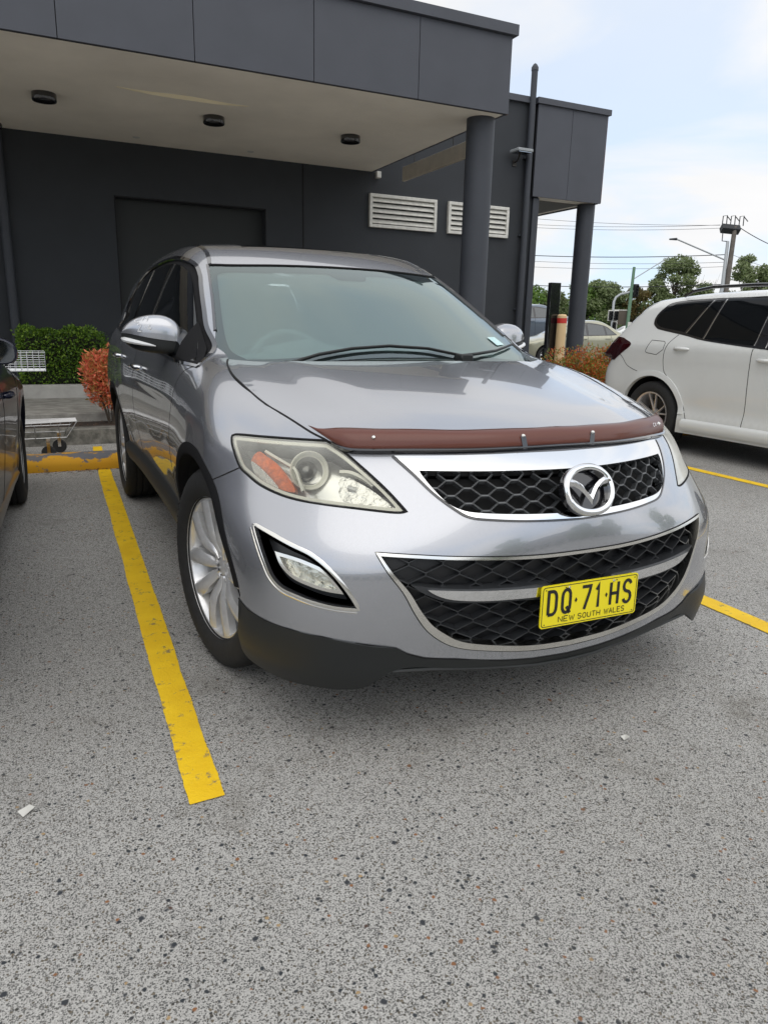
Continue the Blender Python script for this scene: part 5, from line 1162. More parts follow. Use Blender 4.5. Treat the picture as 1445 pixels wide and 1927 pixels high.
tag(MB().box(-9,9.6,6.41,6.60,-.05,.165,.012).build('rear_kerb', 'old_concrete'), 'grimy grey concrete kerb behind the yellow one', 'kerb')
struct(MB().box(-9,9.6,6.60,7.06,-.05,.155).build('garden_bed', 'soil')); struct(MB().box(-9,4.6,7.06,8.84,-.05,.25,.008).build('footpath', 'concrete')); struct(MB().box(4.6,9.6,7.06,8.84,-.05,.16).build('garden_bed', 'soil'))
tag(MB().box(-9,3.2,8.84,8.98,-.05,.42,.010).build('planter_wall', 'pale_concrete'), 'low pale concrete planter edge below the green hedge', 'wall')
struct(MB().box(-9,3.2,8.98,10.15,-.05,.40).build('planter_soil', 'soil')); struct(MB().box(3.2,9.6,8.84,14,-.05,.17).build('paving', 'concrete'))
struct(mesh_obj('driveway', [(9.6,7,.08),(80,7,.08),(80,45,.10),(9.6,45,.10)], [(0,1,2,3)], 'drive_asphalt'))
struct(mesh_obj('grass_verge', [(20,47,.12),(110,10,.12),(150,60,.12),(20,160,.12)], [(0,1,2,3)], 'grass'))
# ================================================================ building
mat('wall_paint', (.030,.034,.040), .75, noise=(1.3,.14), bump=.0015, bscale=220); mat('fascia_paint', (.064,.069,.084), .62, noise=(2.2,.10), bump=.0008, bscale=160)
mat('column_paint', (.040,.045,.056), .6, noise=(3,.12), bump=.001, bscale=120); mat('soffit_paint', (.93,.87,.76), .85, noise=(.8,.12), bump=.0006, bscale=30); mat('soffit_pale', (.95,.85,.60), .9)
mat('louvre_white', (.66,.65,.60), .55, noise=(14,.18)); mat('door_dark', (.015,.018,.018), .6); mat('joint', (.012,.012,.014), .9); mat('rust_brown', (.13,.05,.035), .8)
bd = thing('shop_building', 'dark charcoal shop building with a flat canopy on round columns', 'building', (0,10.15,0))
def bpart(mb, nm, mt, par=bd):
    o = mb.build(nm, mt, par); o.matrix_parent_inverse = par.matrix_world.inverted() if 0 else Matrix.Translation((-0,-10.15,0)) if par == bd else Matrix(); return o
w = MB(); w.box(-9,-.25,10.15,10.45,0,5.10); w.box(1.97,7.12,10.15,10.45,0,5.10); w.box(-.25,1.97,10.15,10.45,2.97,5.10); w.box(6.82,7.12,10.45,22,0,5.10); bpart(w, 'wall', 'wall_paint')
w = MB(); w.box(-9,7.0,10.45,22,4.9,5.0); w.box(-9,-8.8,10.45,22,0,4.9); bpart(w, 'roof', 'wall_paint')
bpart(MB().box(-9.05,6.98,10.08,10.5,5.10,5.20), 'wall_capping', 'fascia_paint')
bpart(MB().box(-.25,1.97,10.33,10.37,.2,2.97), 'loading_door', 'door_dark')
w = MB(); w.box(-.25,-.235,10.146,10.15,.4,2.985); w.box(-.25,1.985,10.146,10.15,2.97,2.985); w.box(1.97,1.985,10.146,10.15,.4,2.985); bpart(w, 'door_trim', 'joint')
for x in (2.594,): bpart(MB().box(x-.012,x+.012,10.1475,10.152,.4,4.5), 'wall_joint', 'joint')
cn = bpart(MB().box(-9,3.78,6.36,10.15,3.70,3.78), 'canopy_soffit', 'soffit_paint')
edges = [-9.0+1.2165*k for k in range(0)]; js = [2.617-1.2165*k for k in range(0, 10)]
prev = 3.813
for k, x in enumerate(js+[-9.0]):
    if x < -9: continue
    bpart(MB().box(x+.004, prev-.004, 6.30, 6.335, 3.697, 4.50), 'fascia_panel', 'fascia_paint'); prev = x
bpart(MB().box(-9,3.80,6.336,6.36,3.699,4.5), 'fascia_backing', 'joint'); bpart(MB().box(3.778,3.810,6.36,10.14,3.697,4.46), 'fascia_side', 'fascia_paint'); bpart(MB().box(3.812,3.826,6.33,6.38,3.70,4.46), 'corner_flashing', 'rust_brown')
bpart(MB().box(-9,3.86,6.25,6.40,4.505,4.615), 'canopy_capping', 'fascia_paint'); bpart(MB().box(3.74,3.86,6.40,10.07,4.505,4.615), 'canopy_capping', 'fascia_paint'); bpart(MB().box(-9,3.74,6.40,10.07,4.50,4.53), 'canopy_roof', 'joint')
def column(x, y, z0, z1):
    b = MB(); b.lathe([(.17,z0),(.17,z1)], 48, Matrix.Translation((x,y,0))); b.lathe([(.172,z0),(.18,z0),(.18,z0+.05),(.172,z0+.055)], 48, Matrix.Translation((x,y,0))); bpart(b, 'column', 'column_paint')
column(3.655, 6.65, .16, 3.70); column(8.41, 10.36, .17, 3.60)
# second, higher canopy box at the corner
prev = 8.49
for x in (7.683, 6.92): bpart(MB().box(x+.004, prev-.004, 10.045, 10.08, 3.59, 5.10), 'fascia_panel', 'fascia_paint'); prev = x
bpart(MB().box(6.93,8.48,10.081,10.12,3.60,5.1), 'fascia_backing', 'joint'); bpart(MB().box(8.45,8.49,10.12,12.4,3.59,5.10), 'fascia_side', 'fascia_paint'); bpart(MB().box(8.4905,8.50,10.05,12.4,3.60,5.09), 'corner_flashing', 'rust_brown')
bpart(MB().box(6.88,8.53,10.0,12.4,5.10,5.195), 'canopy_capping', 'fascia_paint'); bpart(MB().box(7.12,8.448,10.121,12.4,3.61,3.66), 'canopy_soffit', 'soffit_paint'); bpart(MB().box(7.3,8.30,10.45,12.2,3.60,3.609), 'soffit_panel', mat('soffit_grey', (.16,.16,.15), .8))
# pipes
def pipe(pts, r, nm, mt='column_paint'): b = MB(); b.tube(pts, r, 16); return bpart(b, nm, mt)
pipe([(6.80,10.06,.2),(6.80,10.06,2.6)], .062, 'downpipe'); pipe([(6.80,10.06,2.6),(6.80,10.06,5.60)], .055, 'vent_pipe')
b = MB(); b.lathe([(.062,0),(.062,.05),(.03,.10),(0,.12)], 16, Matrix.Translation((6.80,10.06,5.60))); bpart(b, 'pipe_cowl', 'column_paint')
for z in (1.6,2.9,4.2): bpart(MB().box(6.72,6.88,10.09,10.148,z,z+.03,.004), 'pipe_bracket', 'column_paint')
bpart(MB().box(6.98,7.118,10.10,10.149,.2,3.58,.01), 'corner_post', 'column_paint')
pipe([(-1.68,10.07,.42),(-1.68,10.07,3.69)], .062, 'downpipe')
# louvre vents
for (x0,x1) in ((3.731,4.990),(5.222,6.470)):
    v = bpart(MB().box(x0+.05,x1-.05,10.142,10.149,2.9,3.32), 'louvre_vent', 'joint')
    fr_b = MB(); fr_b.box(x0,x1,10.085,10.149,3.315,3.365,.004); fr_b.box(x0,x1,10.085,10.149,2.845,2.895,.004); fr_b.box(x0,x0+.05,10.086,10.148,2.895,3.315); fr_b.box(x1-.05,x1,10.086,10.148,2.895,3.315)
    fo = fr_b.build('vent_frame', 'louvre_white', v); so_ = MB()
    for k in range(5):
        z = 2.915+k*.083; so_.add([(x0+.05,10.088,z),(x1-.05,10.088,z),(x1-.05,10.140,z+.062),(x0+.05,10.140,z+.062),(x0+.05,10.094,z-.008),(x1-.05,10.094,z-.008),(x1-.05,10.146,z+.054),(x0+.05,10.146,z+.054)], [(0,1,2,3),(7,6,5,4),(0,4,5,1)])
    sl_ = so_.build('vent_slats', 'louvre_white', v)
# soffit fittings: each is its own thing on the ceiling
lab = ['black round ceiling light nearest the left edge of the photo', 'black round ceiling light in the middle, beside the sagging board', 'black round ceiling light nearest the round column']
for (x, y), lb_ in zip(((-1.12,8.20),(.778,8.20),(2.595,8.20)), lab):
    lt = thing('ceiling_light', lb_, 'light', (x, y, 3.70), group='round lights under the canopy')
    b = MB(); b.lathe([(0,.0),(.13,.0),(.132,-.004),(.132,-.072),(.126,-.080),(.110,-.080),(.108,-.03)], 40); b.build('housing', 'gloss_black', lt); b = MB(); b.lathe([(.108,-.04),(.0,-.035)], 32); b.build('diffuser', mat('lamp_off', (.05,.05,.05), .3) if 'lamp_off' not in MATS else 'lamp_off', lt)
for (x, y), lb_ in zip(((.054,9.76),(1.663,9.78)), ('tiny flush downlight by the wall, above the left of the loading door', 'tiny flush downlight by the wall, above the right of the loading door')):
    b = MB(); b.lathe([(.0,-.002),(.03,-.002),(.045,-.006),(.05,-.001)], 20, Matrix.Translation((x,y,3.70))); tag(b.build('downlight', 'louvre_white'), lb_, 'light', 'flush downlights')
# sagging strip of soffit board
V = []; nn_ = 24
for i in range(nn_+1):
    t_ = i/nn_; x = -.412+1.445*t_; sag = .028*math.sin(math.pi*t_)**1.3*(1+.3*t_); y = 7.52+.02*math.sin(t_*9)
    V += [(x, y-.012*math.sin(math.pi*t_), 3.6985-.001), (x, y+.028, 3.699-sag)]
sg = mesh_obj('sagging_board', V, [(2*i, 2*i+1, 2*i+3, 2*i+2) for i in range(nn_)], 'soffit_pale'); md = sg.modifiers.new('t', 'SOLIDIFY'); md.thickness = .006; tag(sg, 'pale strip of torn ceiling board sagging from the canopy', 'board')
b = MB(); b.box(3.83,3.91,10.05,10.13,3.60,3.70,.006); tag(b.build('sensor_box', 'louvre_white'), 'small white box on the wall at the canopy corner', 'sensor')
cm = thing('security_camera', 'black security camera under the canopy at the left edge', 'camera', (-1.68,9.55,3.70)); b = MB(); b.lathe([(0,0),(.05,0),(.05,-.02)], 20); b.tube([(0,0,-.02),(0,0,-.08)], .015, 10); b.build('bracket', 'louvre_white', cm); b = MB(); b.tube([(-.1,-.06,-.12),(.07,.04,-.10)], .04, 16); b.build('camera_body', 'gloss_black', cm)
hb_ = thing('hanging_board', 'plain beige board hung on rods beside the canopy', 'board', (4.2,8.85,3.6)); b = MB(); b.box(-.02,.02,-.98,.98,-.06,.155,.004); b.build('board', mat('board_beige', (.52,.46,.36), .7, noise=(4,.15)), hb_); b = MB(); b.box(-.024,.024,-1.0,-.98,-.065,.16); b.build('end_strip', 'soffit_pale', hb_)
for yy in (-.6,.6): b = MB(); b.tube([(0,yy,.15),(-.0,yy,.40)], .006, 8); b.tube([(0,yy,.40),(-.40,yy,.42)], .006, 8); b.build('hanger', 'dark_metal', hb_)
fl_ = thing('flood_light', 'grey floodlight on a bracket beside the tall pipe', 'light', (6.55,10.15,4.22)); b = MB(); b.box(-.16,.16,-.34,-.08,.03,.08,.01); b.build('lamp_head', mat('lamp_grey', (.30,.32,.33), .5), fl_); b = MB(); b.box(-.13,.13,-.32,-.10,.020,.0295); b.build('lamp_face', 'mirror_silver', fl_); b = MB(); b.tube([(0,0,-.10),(0,-.1,-.08),(0,-.18,.04)], .015, 8); b.box(-.04,.04,-.02,0,-.16,-.06); b.build('bracket', 'dark_metal', fl_)
# bollard and black post
bo = thing('bollard', 'beige bollard with a red band beside the black square post', 'bollard', (7.13,9.2,.17)); b = MB(); b.lathe([(.086,0),(.086,1.20)], 32); b.lathe([(.086,1.29),(.085,1.33),(.06,1.355),(0,1.36)], 32); b.build('post', mat('cream', (.70,.50,.27), .5), bo); b = MB(); b.lathe([(.087,1.20),(.087,1.29)], 32); b.build('red_band', mat('red', (.55,.03,.02), .5), bo)
po = thing('signal_post', 'black square steel post taller than the beige bollard', 'post', (7.05,9.38,.17), rad(-8)); b = MB(); b.box(-.10,.10,-.06,.06,0,1.90,.008); b.build('casing', 'gloss_black', po); b = MB(); b.box(.102,.106,-.04,.04,.80,.92); b.build('notice', 'louvre_white', po); b = MB(); b.box(-.13,-.102,-.05,.05,.30,.75,.005); b.build('side_box', 'black_plastic', po)
# ================================================================ leaves
mat_l = {}
def leaf_mat(name, cols, scale=3.):
    m, n, l, o = node_mat(name); p = n.new('ShaderNodeBsdfPrincipled'); t = n.new('ShaderNodeNewGeometry'); r = n.new('ShaderNodeValToRGB'); e = r.color_ramp.elements
    e[0].color = (*cols[0], 1); e[1].color = (*cols[-1], 1)
    for i, cc_ in enumerate(cols[1:-1]): q = e.new((i+1)/(len(cols)-1)); q.color = (*cc_, 1)
    l.new(t.outputs['Random Per Island'], r.inputs[0]); l.new(r.outputs[0], p.inputs['Base Color']); p.inputs['Roughness'].default_value = .5; tl_ = n.new('ShaderNodeBsdfTranslucent'); l.new(r.outputs[0], tl_.inputs[0]); mx_ = n.new('ShaderNodeMixShader'); mx_.inputs[0].default_value = .3; l.new(p.outputs[0], mx_.inputs[1]); l.new(tl_.outputs[0], mx_.inputs[2]); l.new(mx_.outputs[0], o.inputs[0]); return m
def leaves(name, C, L, Wd, material, parent=None, up=None, rg=RNG, out=None):
    """rhombic leaves at centres C (N,3)"""
    n = len(C); d = rg.normal(size=(n,3)); 
    if out is not None: d = d*.7+out
    d /= np.linalg.norm(d, axis=1, keepdims=True); q = rg.normal(size=(n,3)); s = np.cross(d, q); s /= np.linalg.norm(s, axis=1, keepdims=True); k = rg.uniform(.7,1.3,(n,1)); nn = np.cross(d, s)
    V = np.stack([C, C+d*L*.45*k+s*Wd*.5*k-nn*L*.04, C+d*L*k, C+d*L*.45*k-s*Wd*.5*k-nn*L*.04], 1).reshape(-1,3); F = np.arange(4*n).reshape(-1,4)
    me = bpy.data.meshes.new(name); me.vertices.add(4*n); me.vertices.foreach_set('co', V.ravel()); me.loops.add(4*n); me.loops.foreach_set('vertex_index', F.ravel().astype('i')); me.polygons.add(n); me.polygons.foreach_set('loop_start', np.arange(0,4*n,4).astype('i')); me.polygons.foreach_set('loop_total', np.full(n,4,'i')); me.update(calc_edges=True); me.materials.append(MATS[material] if isinstance(material, str) else material)
    o = bpy.data.objects.new(name, me); link(o, parent); return o
leaf_mat('hedge_leaf', [(.03,.07,.008),(.08,.17,.016),(.14,.27,.022),(.30,.45,.05)]); leaf_mat('red_leaf', [(.60,.10,.06),(.85,.22,.13),(.75,.28,.11),(.28,.22,.04),(.92,.38,.22)]); leaf_mat('orange_leaf', [(.50,.06,.03),(.62,.16,.03),(.12,.20,.03),(.30,.34,.05),(.62,.10,.04),(.16,.24,.04)]); leaf_mat('litter', [(.05,.02,.012),(.12,.05,.025),(.20,.11,.06),(.03,.02,.015)])
def rbox(n, x0,x1,y0,y1,z0,z1, shell=.14):
    P = RNG.uniform([x0,y0,z0],[x1,y1,z1],(n,3)); c = np.array([(x0+x1)/2,(y0+y1)/2,(z0+z1)/2]); h = np.array([(x1-x0)/2,(y1-y0)/2,(z1-z0)/2]); a = np.abs((P-c)/h); k = a.argmax(1); m_ = RNG.uniform(0,1,n) < .82; r_ = np.arange(n)
    P[r_[m_], k[m_]] = (c+np.sign(P-c)*(h-RNG.exponential(shell*.35, (n,3))))[r_[m_], k[m_]]; out = np.zeros((n,3)); out[r_, k] = np.sign(P-c)[r_, k]; P += RNG.normal(0,.012,(n,3)); return P, out
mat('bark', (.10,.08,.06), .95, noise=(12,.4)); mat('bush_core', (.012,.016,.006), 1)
hg = thing('hedge', 'clipped green box hedge against the dark wall', 'hedge', (-1.08,9.35,.40))
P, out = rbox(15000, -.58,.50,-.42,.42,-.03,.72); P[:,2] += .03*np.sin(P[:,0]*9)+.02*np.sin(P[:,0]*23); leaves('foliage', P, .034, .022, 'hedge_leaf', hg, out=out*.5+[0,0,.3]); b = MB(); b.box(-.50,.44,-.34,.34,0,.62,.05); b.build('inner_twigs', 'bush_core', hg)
def bush(name, label, cat_, loc, rx, ry, h, nl, L, Wd, mt, seed, lobes=9):
    rg = np.random.default_rng(seed); t = thing(name, label, cat_, loc)
    st = MB(); Cs = []
    for i in range(lobes):
        a = rg.uniform(0, 6.28); r = rg.uniform(.15,1)**.6; c = np.array([math.cos(a)*r*rx*.7, math.sin(a)*r*ry*.7, h*rg.uniform(.22,.86)]); st.tube([(c[0]*.2,c[1]*.2,0),(c[0]*.6,c[1]*.6,c[2]*.5),tuple(c)], .007, 5, r2=.003); s = rg.uniform(.26,.42)
        m_ = nl//lobes; Q = rg.normal(size=(m_,3)); Q /= np.linalg.norm(Q, axis=1, keepdims=True); Q *= rg.uniform(.35,1.,(m_,1))**.5; Cs.append(c+Q*np.array([rx*s*1.4, ry*s*1.4, h*s*.75]))
    P = np.concatenate(Cs); P = P[P[:,2] > .01]; o = P/np.array([rx,ry,h]); st.build('stems', 'bark', t); leaves('foliage', P, L, Wd, mt, t, rg=rg, out=o*.6+np.array([0,0,.25])); return t
bush('red_shrub', 'tall narrow red leaved shrub beside the rear of the silver SUV', 'shrub', (-.76,6.84,.15), .27,.20,.78, 5200, .050,.017, 'red_leaf', 3, 13)
bush('orange_shrub', 'orange and green leaved shrub at the foot of the beige bollard', 'shrub', (6.15,7.5,.15), .55,.45,.78, 6200, .050,.017, 'orange_leaf', 5, 14); bush('orange_shrub', 'orange and green leaved shrub partly behind the white SUV tail lamp', 'shrub', (6.90,7.55,.15), .55,.42,.88, 6000, .050,.017, 'orange_leaf', 8, 13)
P = np.stack([RNG.uniform(-6,5,1500), 4.975-RNG.exponential(.045,1500), RNG.uniform(.004,.012,1500)], 1); P2 = np.stack([RNG.uniform(-6,5,2600), RNG.uniform(6.62,7.04,2600), RNG.uniform(.157,.175,2600)], 1)
d_ = np.concatenate([P, P2]); lt_ = leaves('leaf_litter', d_, .030, .014, 'litter', out=np.tile([0,0,.0],(len(d_),1))); V = np.empty(len(lt_.data.vertices)*3); lt_.data.vertices.foreach_get('co', V); V = V.reshape(-1,4,3); V[:,1:,2] = V[:,:1,2]+np.abs(V[:,1:,2]-V[:,:1,2])*.25; lt_.data.vertices.foreach_set('co', V.ravel()); tag(lt_, 'dry brown leaves lying along the kerbs', 'leaves', kind='stuff')
for (x,y,a,lb_,s) in ((.14,-.096,.3,'small scrap of white paper on the asphalt in front of the bumper',.013),(-1.575,.255,.9,'folded white paper scrap on the asphalt near the left edge',.018)):
    c_, s_ = math.cos(a), math.sin(a); q = [(-s*1.3,-s*.6),(s*.9,-s*.9),(s*1.4,s*.5),(-s*.7,s*.8)]; ob = mesh_obj('paper_scrap', [(x+c_*u-s_*v, y+s_*u+c_*v, .006+.004*(i%2)) for i, (u, v) in enumerate(q)], [(0,1,2),(0,2,3)], 'louvre_white'); tag(ob, lb_, 'paper')
# ================================================================ shopping trolley
tr_ = thing('shopping_trolley', 'wire shopping trolley between the kerbs behind the navy car', 'trolley', (-1.72,5.82,0), rad(0))
mat('wire_white', (.60,.62,.64), .35, .4); mat('wire_steel', (.36,.36,.36), .3, .9)
def wires(name, segs, r, mt): 
    b = MB()
    for a, c_ in segs: b.tube([a, c_], r, 5)
    return b.build(name, mt, tr_)
sg_ = []
for k in range(5): z = .80+.16*k/4; y_ = .24; sg_ += [((-.55,-y_,z),(.34,-y_*.8,z)),((-.55,y_,z),(.34,y_*.8,z)),((.34,-y_*.8,z),(.34,y_*.8,z))]
for i in range(19): x = -.55+.89*i/18; y_ = .24-.048*i/18; sg_ += [((x,-y_,.80),(x,-y_,.96)),((x,y_,.80),(x,y_,.96)),((x,-y_,.80),(x,y_,.80))]
for i in range(9): y_ = -.192+.384*i/8; sg_ += [((.34,y_,.80),(.34,y_,.96)),((-.55,y_*1.25,.80),(.34,y_,.80))]
wires('basket', sg_, .0026, 'wire_white')
sg_ = []
for z, x1 in ((.20,.46),(.315,.50)): sg_ += [((-.5,-.25,z),(x1,-.2,z)),((-.5,.25,z),(x1,.2,z)),((x1,-.2,z),(x1,.2,z))]
for i in range(12): x = -.4+.9*i/11; sg_.append(((x,-.22,.315),(x,.22,.315-.02)))
for i in range(7): y_ = -.2+.4*i/6; sg_.append(((-.4,y_,.32),(.56,y_*.6,.335)))
sg_ += [((.46,-.2,.20),(.56,-.12,.335)),((.46,.2,.20),(.56,.12,.335)),((.2,-.23,.20),(.2,-.23,.315)),((.40,-.21,.20),(.40,-.21,.315))]
wires('chassis', sg_, .0042, 'wire_steel'); wires('frame_uprights', [((-.45,-.26,.2),(-.62,-.26,1.02)),((-.45,.26,.2),(-.62,.26,1.02)),((-.62,-.26,1.02),(-.62,.26,1.02))], .012, 'wire_steel')
for x, y_ in ((.30,-.2),(.40,.18),(-.42,-.24),(-.42,.24)):
    b = MB(); M = Matrix.Translation((x,y_,.064)) @ Euler((0,rad(90),rad(70))).to_matrix().to_4x4(); b.lathe([(.0,-.016),(.035,-.016),(.060,-.018),(.064,-.010),(.064,.010),(.060,.018),(.035,.016),(0,.016)], 24, M); b.build('castor_wheel', 'rubber', tr_); b = MB(); b.box(x-.014,x+.014,y_-.028,y_-.022,.06,.17); b.box(x-.014,x+.014,y_+.022,y_+.028,.06,.17); b.box(x-.016,x+.016,y_-.028,y_+.028,.165,.195); b.build('castor_fork', 'satin_chrome', tr_)
# ================================================================ street furniture in the distance
mat('galv', (.36,.38,.39), .5, .5); mat('timber', (.13,.115,.10), .9, noise=(3,.3)); mat('pole_green', (.10,.19,.12), .7); mat('dark_box', (.025,.027,.03), .7); mat('sig_face', (.01,.01,.01), .6)
up_ = thing('power_pole', 'grey timber power pole carrying a dark transformer platform', 'pole', (41.6,35.5,0)); b = MB(); b.tube([(0,0,0),(.5,.3,4.4),(1.30,.95,8.4)], .20, 12, r2=.15); b.build('pole', 'timber', up_)
b = MB(); b.tube([(.53,1.42,8.30),(1.62,.85,8.20)], .32, 4); b.build('platform', 'dark_box', up_)
for (x, y) in ((.75,1.45),(1.25,1.2),(1.85,1.0)):
    b = MB(); b.tube([(x-.13,y,8.5),(x-.13,y,9.1),(x+.13,y-.1,9.15),(x+.16,y-.1,8.5)], .035, 6); b.tube([(x+.13,y-.1,9.1),(x+.45,y-.2,8.8)], .03, 6); b.build('switch_frame', 'dark_box', up_)
b = MB(); b.tube([(.60,1.3,8.1),(.52,1.2,7.45),(.95,1.0,7.42)], .035, 6); b.build('bracket', 'dark_box', up_)
lm = thing('street_light', 'tall galvanised street light with a long angled arm', 'street light', (41.2,35.8,0)); b = MB(); b.tube([(0,0,0),(.62,.10,4.4),(1.22,.68,7.4)], .17, 12, r2=.10); b.build('pole', 'galv', lm); b = MB(); b.tube([(.91,.46,6.18),(-1.9,2.15,7.46),(-2.05,2.23,7.50)], .05, 8); b.build('arm', 'galv', lm); b = MB(); b.tube([(-1.95,2.2,7.50),(-2.42,2.42,7.48)], .09, 8, r2=.05); b.build('lamp_head', 'dark_box', lm)
gpole = thing('green_pole', 'leaning green painted pole with a sloping stay', 'pole', (29.3,31.3,0)); b = MB(); b.tube([(0,0,0),(1.05,1.02,4.86)], .11, 10, r2=.085); b.build('pole', 'pole_green', gpole); b = MB(); b.tube([(.95,.87,4.2),(2.9,.35,5.45)], .03, 6); b.build('stay', 'galv', gpole); b = MB(); b.box(.25,.50,.18,.22,1.42,1.78); b.build('notice', 'louvre_white', gpole)
tm = thing('traffic_light_mast', 'curved grey mast with a traffic light hung out on its arm', 'traffic light', (28.75,31.95,0)); b = MB(); b.tube([(0,0,0),(.15,.15,1.7),(.36,.40,2.9),(.50,.42,3.15),(.75,.35,3.33),(1.5,.08,3.52)], .07, 8); b.build('mast', 'galv', tm)
def sighead(par, x, y, z, s=1., ang=-65):
    b = MB(); b.box(-.16*s,.16*s,-.03,.03,-.36*s,.36*s,.02); b2 = MB(); b2.box(-.13*s,.13*s,-.16,-.032,-.30*s,.30*s,.02); b3 = MB()
    for k in (-1,0,1): b3.lathe([(0,0),(.075*s,0),(.085*s,.10)], 16, Matrix.Translation((0,-.16,k*.19*s)) @ Euler((rad(90),0,0)).to_matrix().to_4x4())
    for bb_, nm, mt in ((b,'backing_board','louvre_white' if s < .9 else 'sig_face'),(b2,'lamp_case','sig_face'),(b3,'visors','dark_box')):
        o = bb_.build(nm, mt, par); o.location = (x,y,z); o.rotation_euler = (0,0,rad(ang))
sighead(tm, 1.58, .03, 3.56, 1.0, -25); sighead(tm, .08,.28,2.12,.85,-20); sighead(tm, .36,.12,2.12,.85,-28); sighead(tm, .30,.05,1.55,.7,-60)
hoard = thing('blank_billboard', 'blank brown billboard beside the traffic light mast', 'billboard', (29.55,32.1,0), rad(-30)); b = MB(); b.box(-.42,.42,-.03,.03,1.62,2.42); b.build('panel', mat('board_brown', (.11,.09,.07), .8), hoard); b = MB(); b.box(-.46,.46,-.05,.05,2.42,2.47); b.build('top_rail', 'louvre_white', hoard); b = MB(); b.box(-.36,-.30,-.03,.03,0,1.62); b.build('leg', 'galv', hoard); b = MB(); b.box(.30,.36,-.03,.03,0,1.62); b.build('leg', 'galv', hoard)
WR = [((30.5,54.5,10.75),(42.1,37.0,8.50)),((30.5,54.4,10.05),(42.1,37.0,8.52)),((30.5,54.2,9.8),(42.05,36.95,8.3)),((30.0,53.9,7.5),(42.4,36.3,6.55)),((30.0,53.8,7.1),(42.4,36.3,6.05)),((30.0,53.7,6.6),(42.3,36.2,5.75)),((30.0,53.4,5.1),(42.0,36.0,4.55)),((43.23,36.35,8.37),(46.6,34.3,6.7)),((42.6,36.2,6.58),(46.5,33.9,5.4))]
WL = ['topmost thin wire left of the power pole','second wire from the top left of the power pole','third wire from the top left of the power pole','thick dark cable at the height of the street light arm','thin wire just under the thick dark cable','lower of the two thin wires under the thick cable','lowest wire, crossing in front of the tree tops','thick cable running down to the right from the transformer','thin wire running right from the middle of the power pole']
for k, (a, c_) in enumerate(WR):
    b = MB(); a = Vector(a); c_ = Vector(c_); b.tube([a.lerp(c_, t_)-Vector((0,0,.35*4*t_*(1-t_)*(.5 if k > 6 else 1))) for t_ in np.linspace(0,1,20)], .028 if k in (3,7,6) else .013, 5); tag(b.build('power_line', 'dark_box'), WL[k], 'wire', 'overhead wires')
# ================================================================ trees
leaf_mat('gum_leaf', [(.12,.16,.065),(.17,.22,.09),(.22,.27,.12),(.30,.35,.18)]); leaf_mat('bright_leaf', [(.08,.15,.03),(.12,.22,.04),(.17,.28,.06),(.24,.35,.09)]); leaf_mat('olive_leaf', [(.08,.075,.022),(.15,.10,.03),(.10,.11,.03),(.20,.13,.045)])
def tree(label, x, y, h, rx, mt, seed, nl=5200, openness=.5, trunk=.35, L=.30, z0=0):
    rg = np.random.default_rng(seed); t = thing('tree', label, 'tree', (x, y, z0), group='trees beyond the road' if y > 20 else 'trees round the car park'); st = MB(); st.tube([(0,0,0),(rg.normal(0,.1),rg.normal(0,.1),h*trunk),(rg.normal(0,.25),rg.normal(0,.25),h*.8)], .22, 7, r2=.06); Cs = []; nlobe = int(20+12*openness)
    for i in range(nlobe):
        a = rg.uniform(0,6.28); hz = rg.uniform(trunk*.75,.95); prof = math.sin(math.pi*min(1,(hz-trunk*.5)/(1.02-trunk*.5))**.75)**.6; r = rx*prof*rg.uniform(.35,1); c = np.array([math.cos(a)*r, math.sin(a)*r, h*hz]); base = (0,0,h*max(.2,hz-.3)); st.tube([base, (c[0]*.5,c[1]*.5,(base[2]+c[2])/2), tuple(c)], .06, 5, r2=.02)
        m_ = nl//nlobe; Q = rg.normal(size=(m_,3)); Q /= np.linalg.norm(Q, axis=1, keepdims=True); Q *= rg.uniform(.3,1,(m_,1))**.6; s = rx*(.50-.16*openness)*rg.uniform(.7,1.2); Cs.append(c+Q*np.array([s,s,s*.62]))
    P = np.concatenate(Cs); P = P[P[:,2] < h*1.02]; st.build('trunk', 'bark', t); leaves('crown', P, L, L*.55, mt, t, rg=rg); return t
TR = [('round green tree just right of the shop wall',45.8,63,5.6,1.6,'bright_leaf',.1,.2),('green tree between the shop wall and the black post',44.5,62.5,4.3,1.5,'bright_leaf',.1,.2),('low dark tree behind the second round column',48.5,63,5.1,1.6,'gum_leaf',.2,.25),('broad green tree right of the second round column',50.7,61,6.4,2.1,'bright_leaf',.1,.15),('broad olive green tree behind the traffic light mast',52.6,60.2,6.6,2.1,'gum_leaf',.15,.15),('dark tree behind the green pole',54.3,60,5.8,1.9,'gum_leaf',.3,.2),
 ('brownish tree right of the green pole',56.0,58.6,5.7,1.9,'olive_leaf',.3,.2),('tall open gum tree with a flat crown, left of the street light',59.6,57.4,9.1,2.5,'gum_leaf',.95,.42),('lower gum beneath the tall open gum',57.9,58.0,6.4,1.8,'gum_leaf',.6,.25),('scrubby gum between the tall gum and the power pole',61.8,56.3,6.9,2.0,'gum_leaf',.8,.3),('thin low gum behind the power pole',63.6,55.4,5.9,2.0,'gum_leaf',.7,.3),('big gum tree at the right edge of the photo',66.7,54.2,9.4,2.3,'gum_leaf',.8,.35),('gum tree cut by the right edge of the photo',69.3,53.0,8.0,2.6,'gum_leaf',.7,.3)]
for i, (lb_, x, y, h, rx, mt, op, tk) in enumerate(TR): tree(lb_, x, y, h, rx, mt, 20+i, 9000 if h > 8 else 7500, op, tk, L=.27)
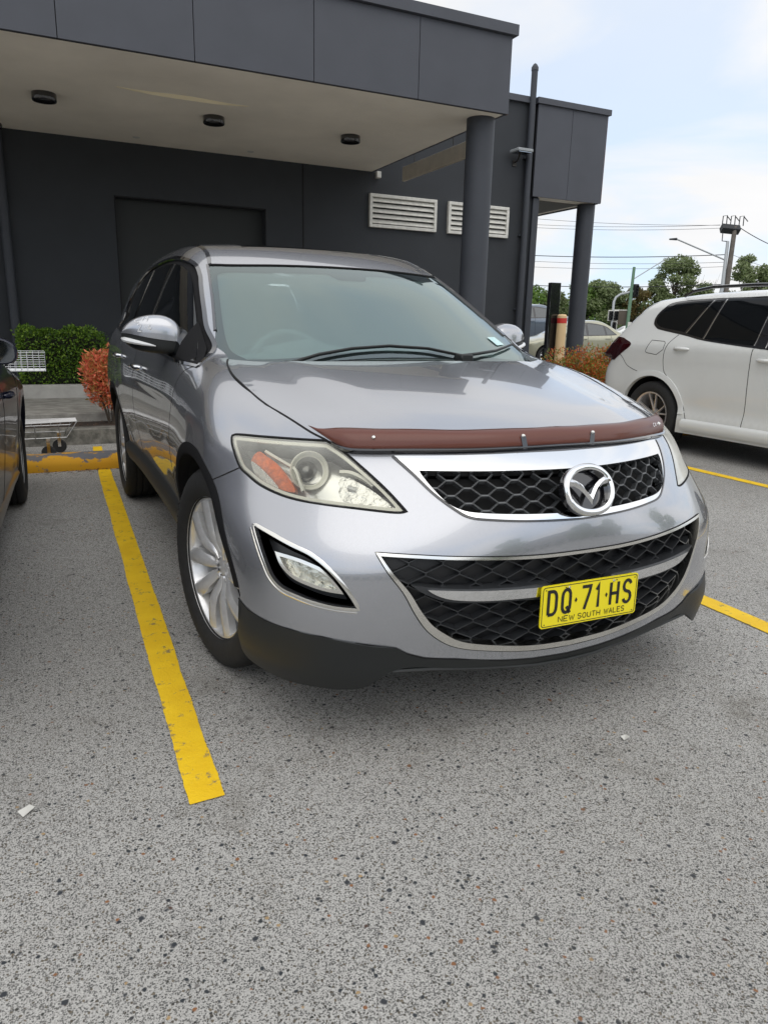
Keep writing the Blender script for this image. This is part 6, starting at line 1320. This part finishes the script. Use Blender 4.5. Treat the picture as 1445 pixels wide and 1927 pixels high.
for (x, y, h) in ((62.6,57.6,7.6),(64.0,57.2,7.2)):
    rg = np.random.default_rng(int(x*10)); t = thing('bare_tree', 'leafless pale twiggy tree left of the power pole' if x < 63 else 'leafless pale twiggy tree right beside the power pole', 'tree', (x,y,0)); b = MB()
    for k in range(16): a = rg.uniform(0,6.28); b.tube([(0,0,h*.3),(math.cos(a)*.5,math.sin(a)*.5,h*.6),(math.cos(a)*rg.uniform(.6,1.5),math.sin(a)*rg.uniform(.6,1.5),h*rg.uniform(.85,1.05))], .035, 4, r2=.01)
    b.tube([(0,0,0),(0,0,h*.35)], .12, 6); b.build('trunk', mat('pale_bark', (.30,.27,.22), .9) if 'pale_bark' not in MATS else 'pale_bark', t)
bk = leaves('distant_wood', np.concatenate([np.stack([RNG.uniform(20,120,26000), np.zeros(26000), RNG.uniform(0,1,26000)], 1)]), .5, .32, 'gum_leaf'); V = np.empty(len(bk.data.vertices)*3); bk.data.vertices.foreach_get('co', V); V = V.reshape(-1,3); c0 = V.reshape(-1,4,3)[:,0]; xx = np.repeat(c0[:,0],4); zz_ = np.repeat(c0[:,2],4); hh2 = 4.4+.8*np.sin(xx*.35)+.6*np.sin(xx*.9+1); V[:,2] = V[:,2]-zz_+zz_**.8*hh2; yy0 = np.repeat(RNG.uniform(0,4,len(c0)),4); V[:,1] += 100-.60*xx+yy0; bk.data.vertices.foreach_set('co', V.ravel()); tag(bk, 'low green scrub running behind the trees', 'scrub', kind='stuff')

# ================================================================ the far side of the car park, behind the camera (it shows in the paint)
mat('render_cream', (.50,.43,.30), .85, noise=(.6,.2)); mat('roof_grey', (.20,.20,.21), .7)
def shop(label, x0, x1, y, h, mt):
    t = thing('long_shop', label, 'building', ((x0+x1)/2, y, 0), group='shops across the car park'); w_ = (x1-x0)/2
    b = MB(); b.box(-w_,w_,-10,0,0,h); b.build('wall', mt, t); b = MB(); b.box(-w_-.4,w_+.4,-10.4,1.8,h,h+.5); b.build('roof', 'roof_grey', t)
    n = int(w_*2/4.2)
    for k in range(n): xx = -w_+1.2+k*4.2; b = MB(); b.box(xx,xx+2.8,.0,.06,.4,2.6,.01); b.build('window', 'far_glass', t)
shop('long cream rendered shop across the car park behind the camera', -46, 6, -34, 4.2, 'render_cream'); shop('pale grey shop across the car park, right of the cream one', 10, 52, -40, 5.2, 'pale_concrete')
for i, (x, y, h, rx) in enumerate(((-30,-24,6,2.6),(-14,-52,11,5),(8,-30,7,3),(22,-27,5.5,2.6),(40,-34,8,3.6),(-46,-10,8,3.5),(-40,14,9,4),(34,-10,7,3))): tree(('tree %s across the car park behind the camera' % ('nearest the cream shop','behind the cream shop roof','between the two shops','in front of the grey shop','at the far end of the grey shop','at the far left of the car park','beyond the left end of the shop building','to the right of the parked cars')[i]), x, y, h, rx, 'bright_leaf', 70+i, 3200, .2, .25, L=.5)
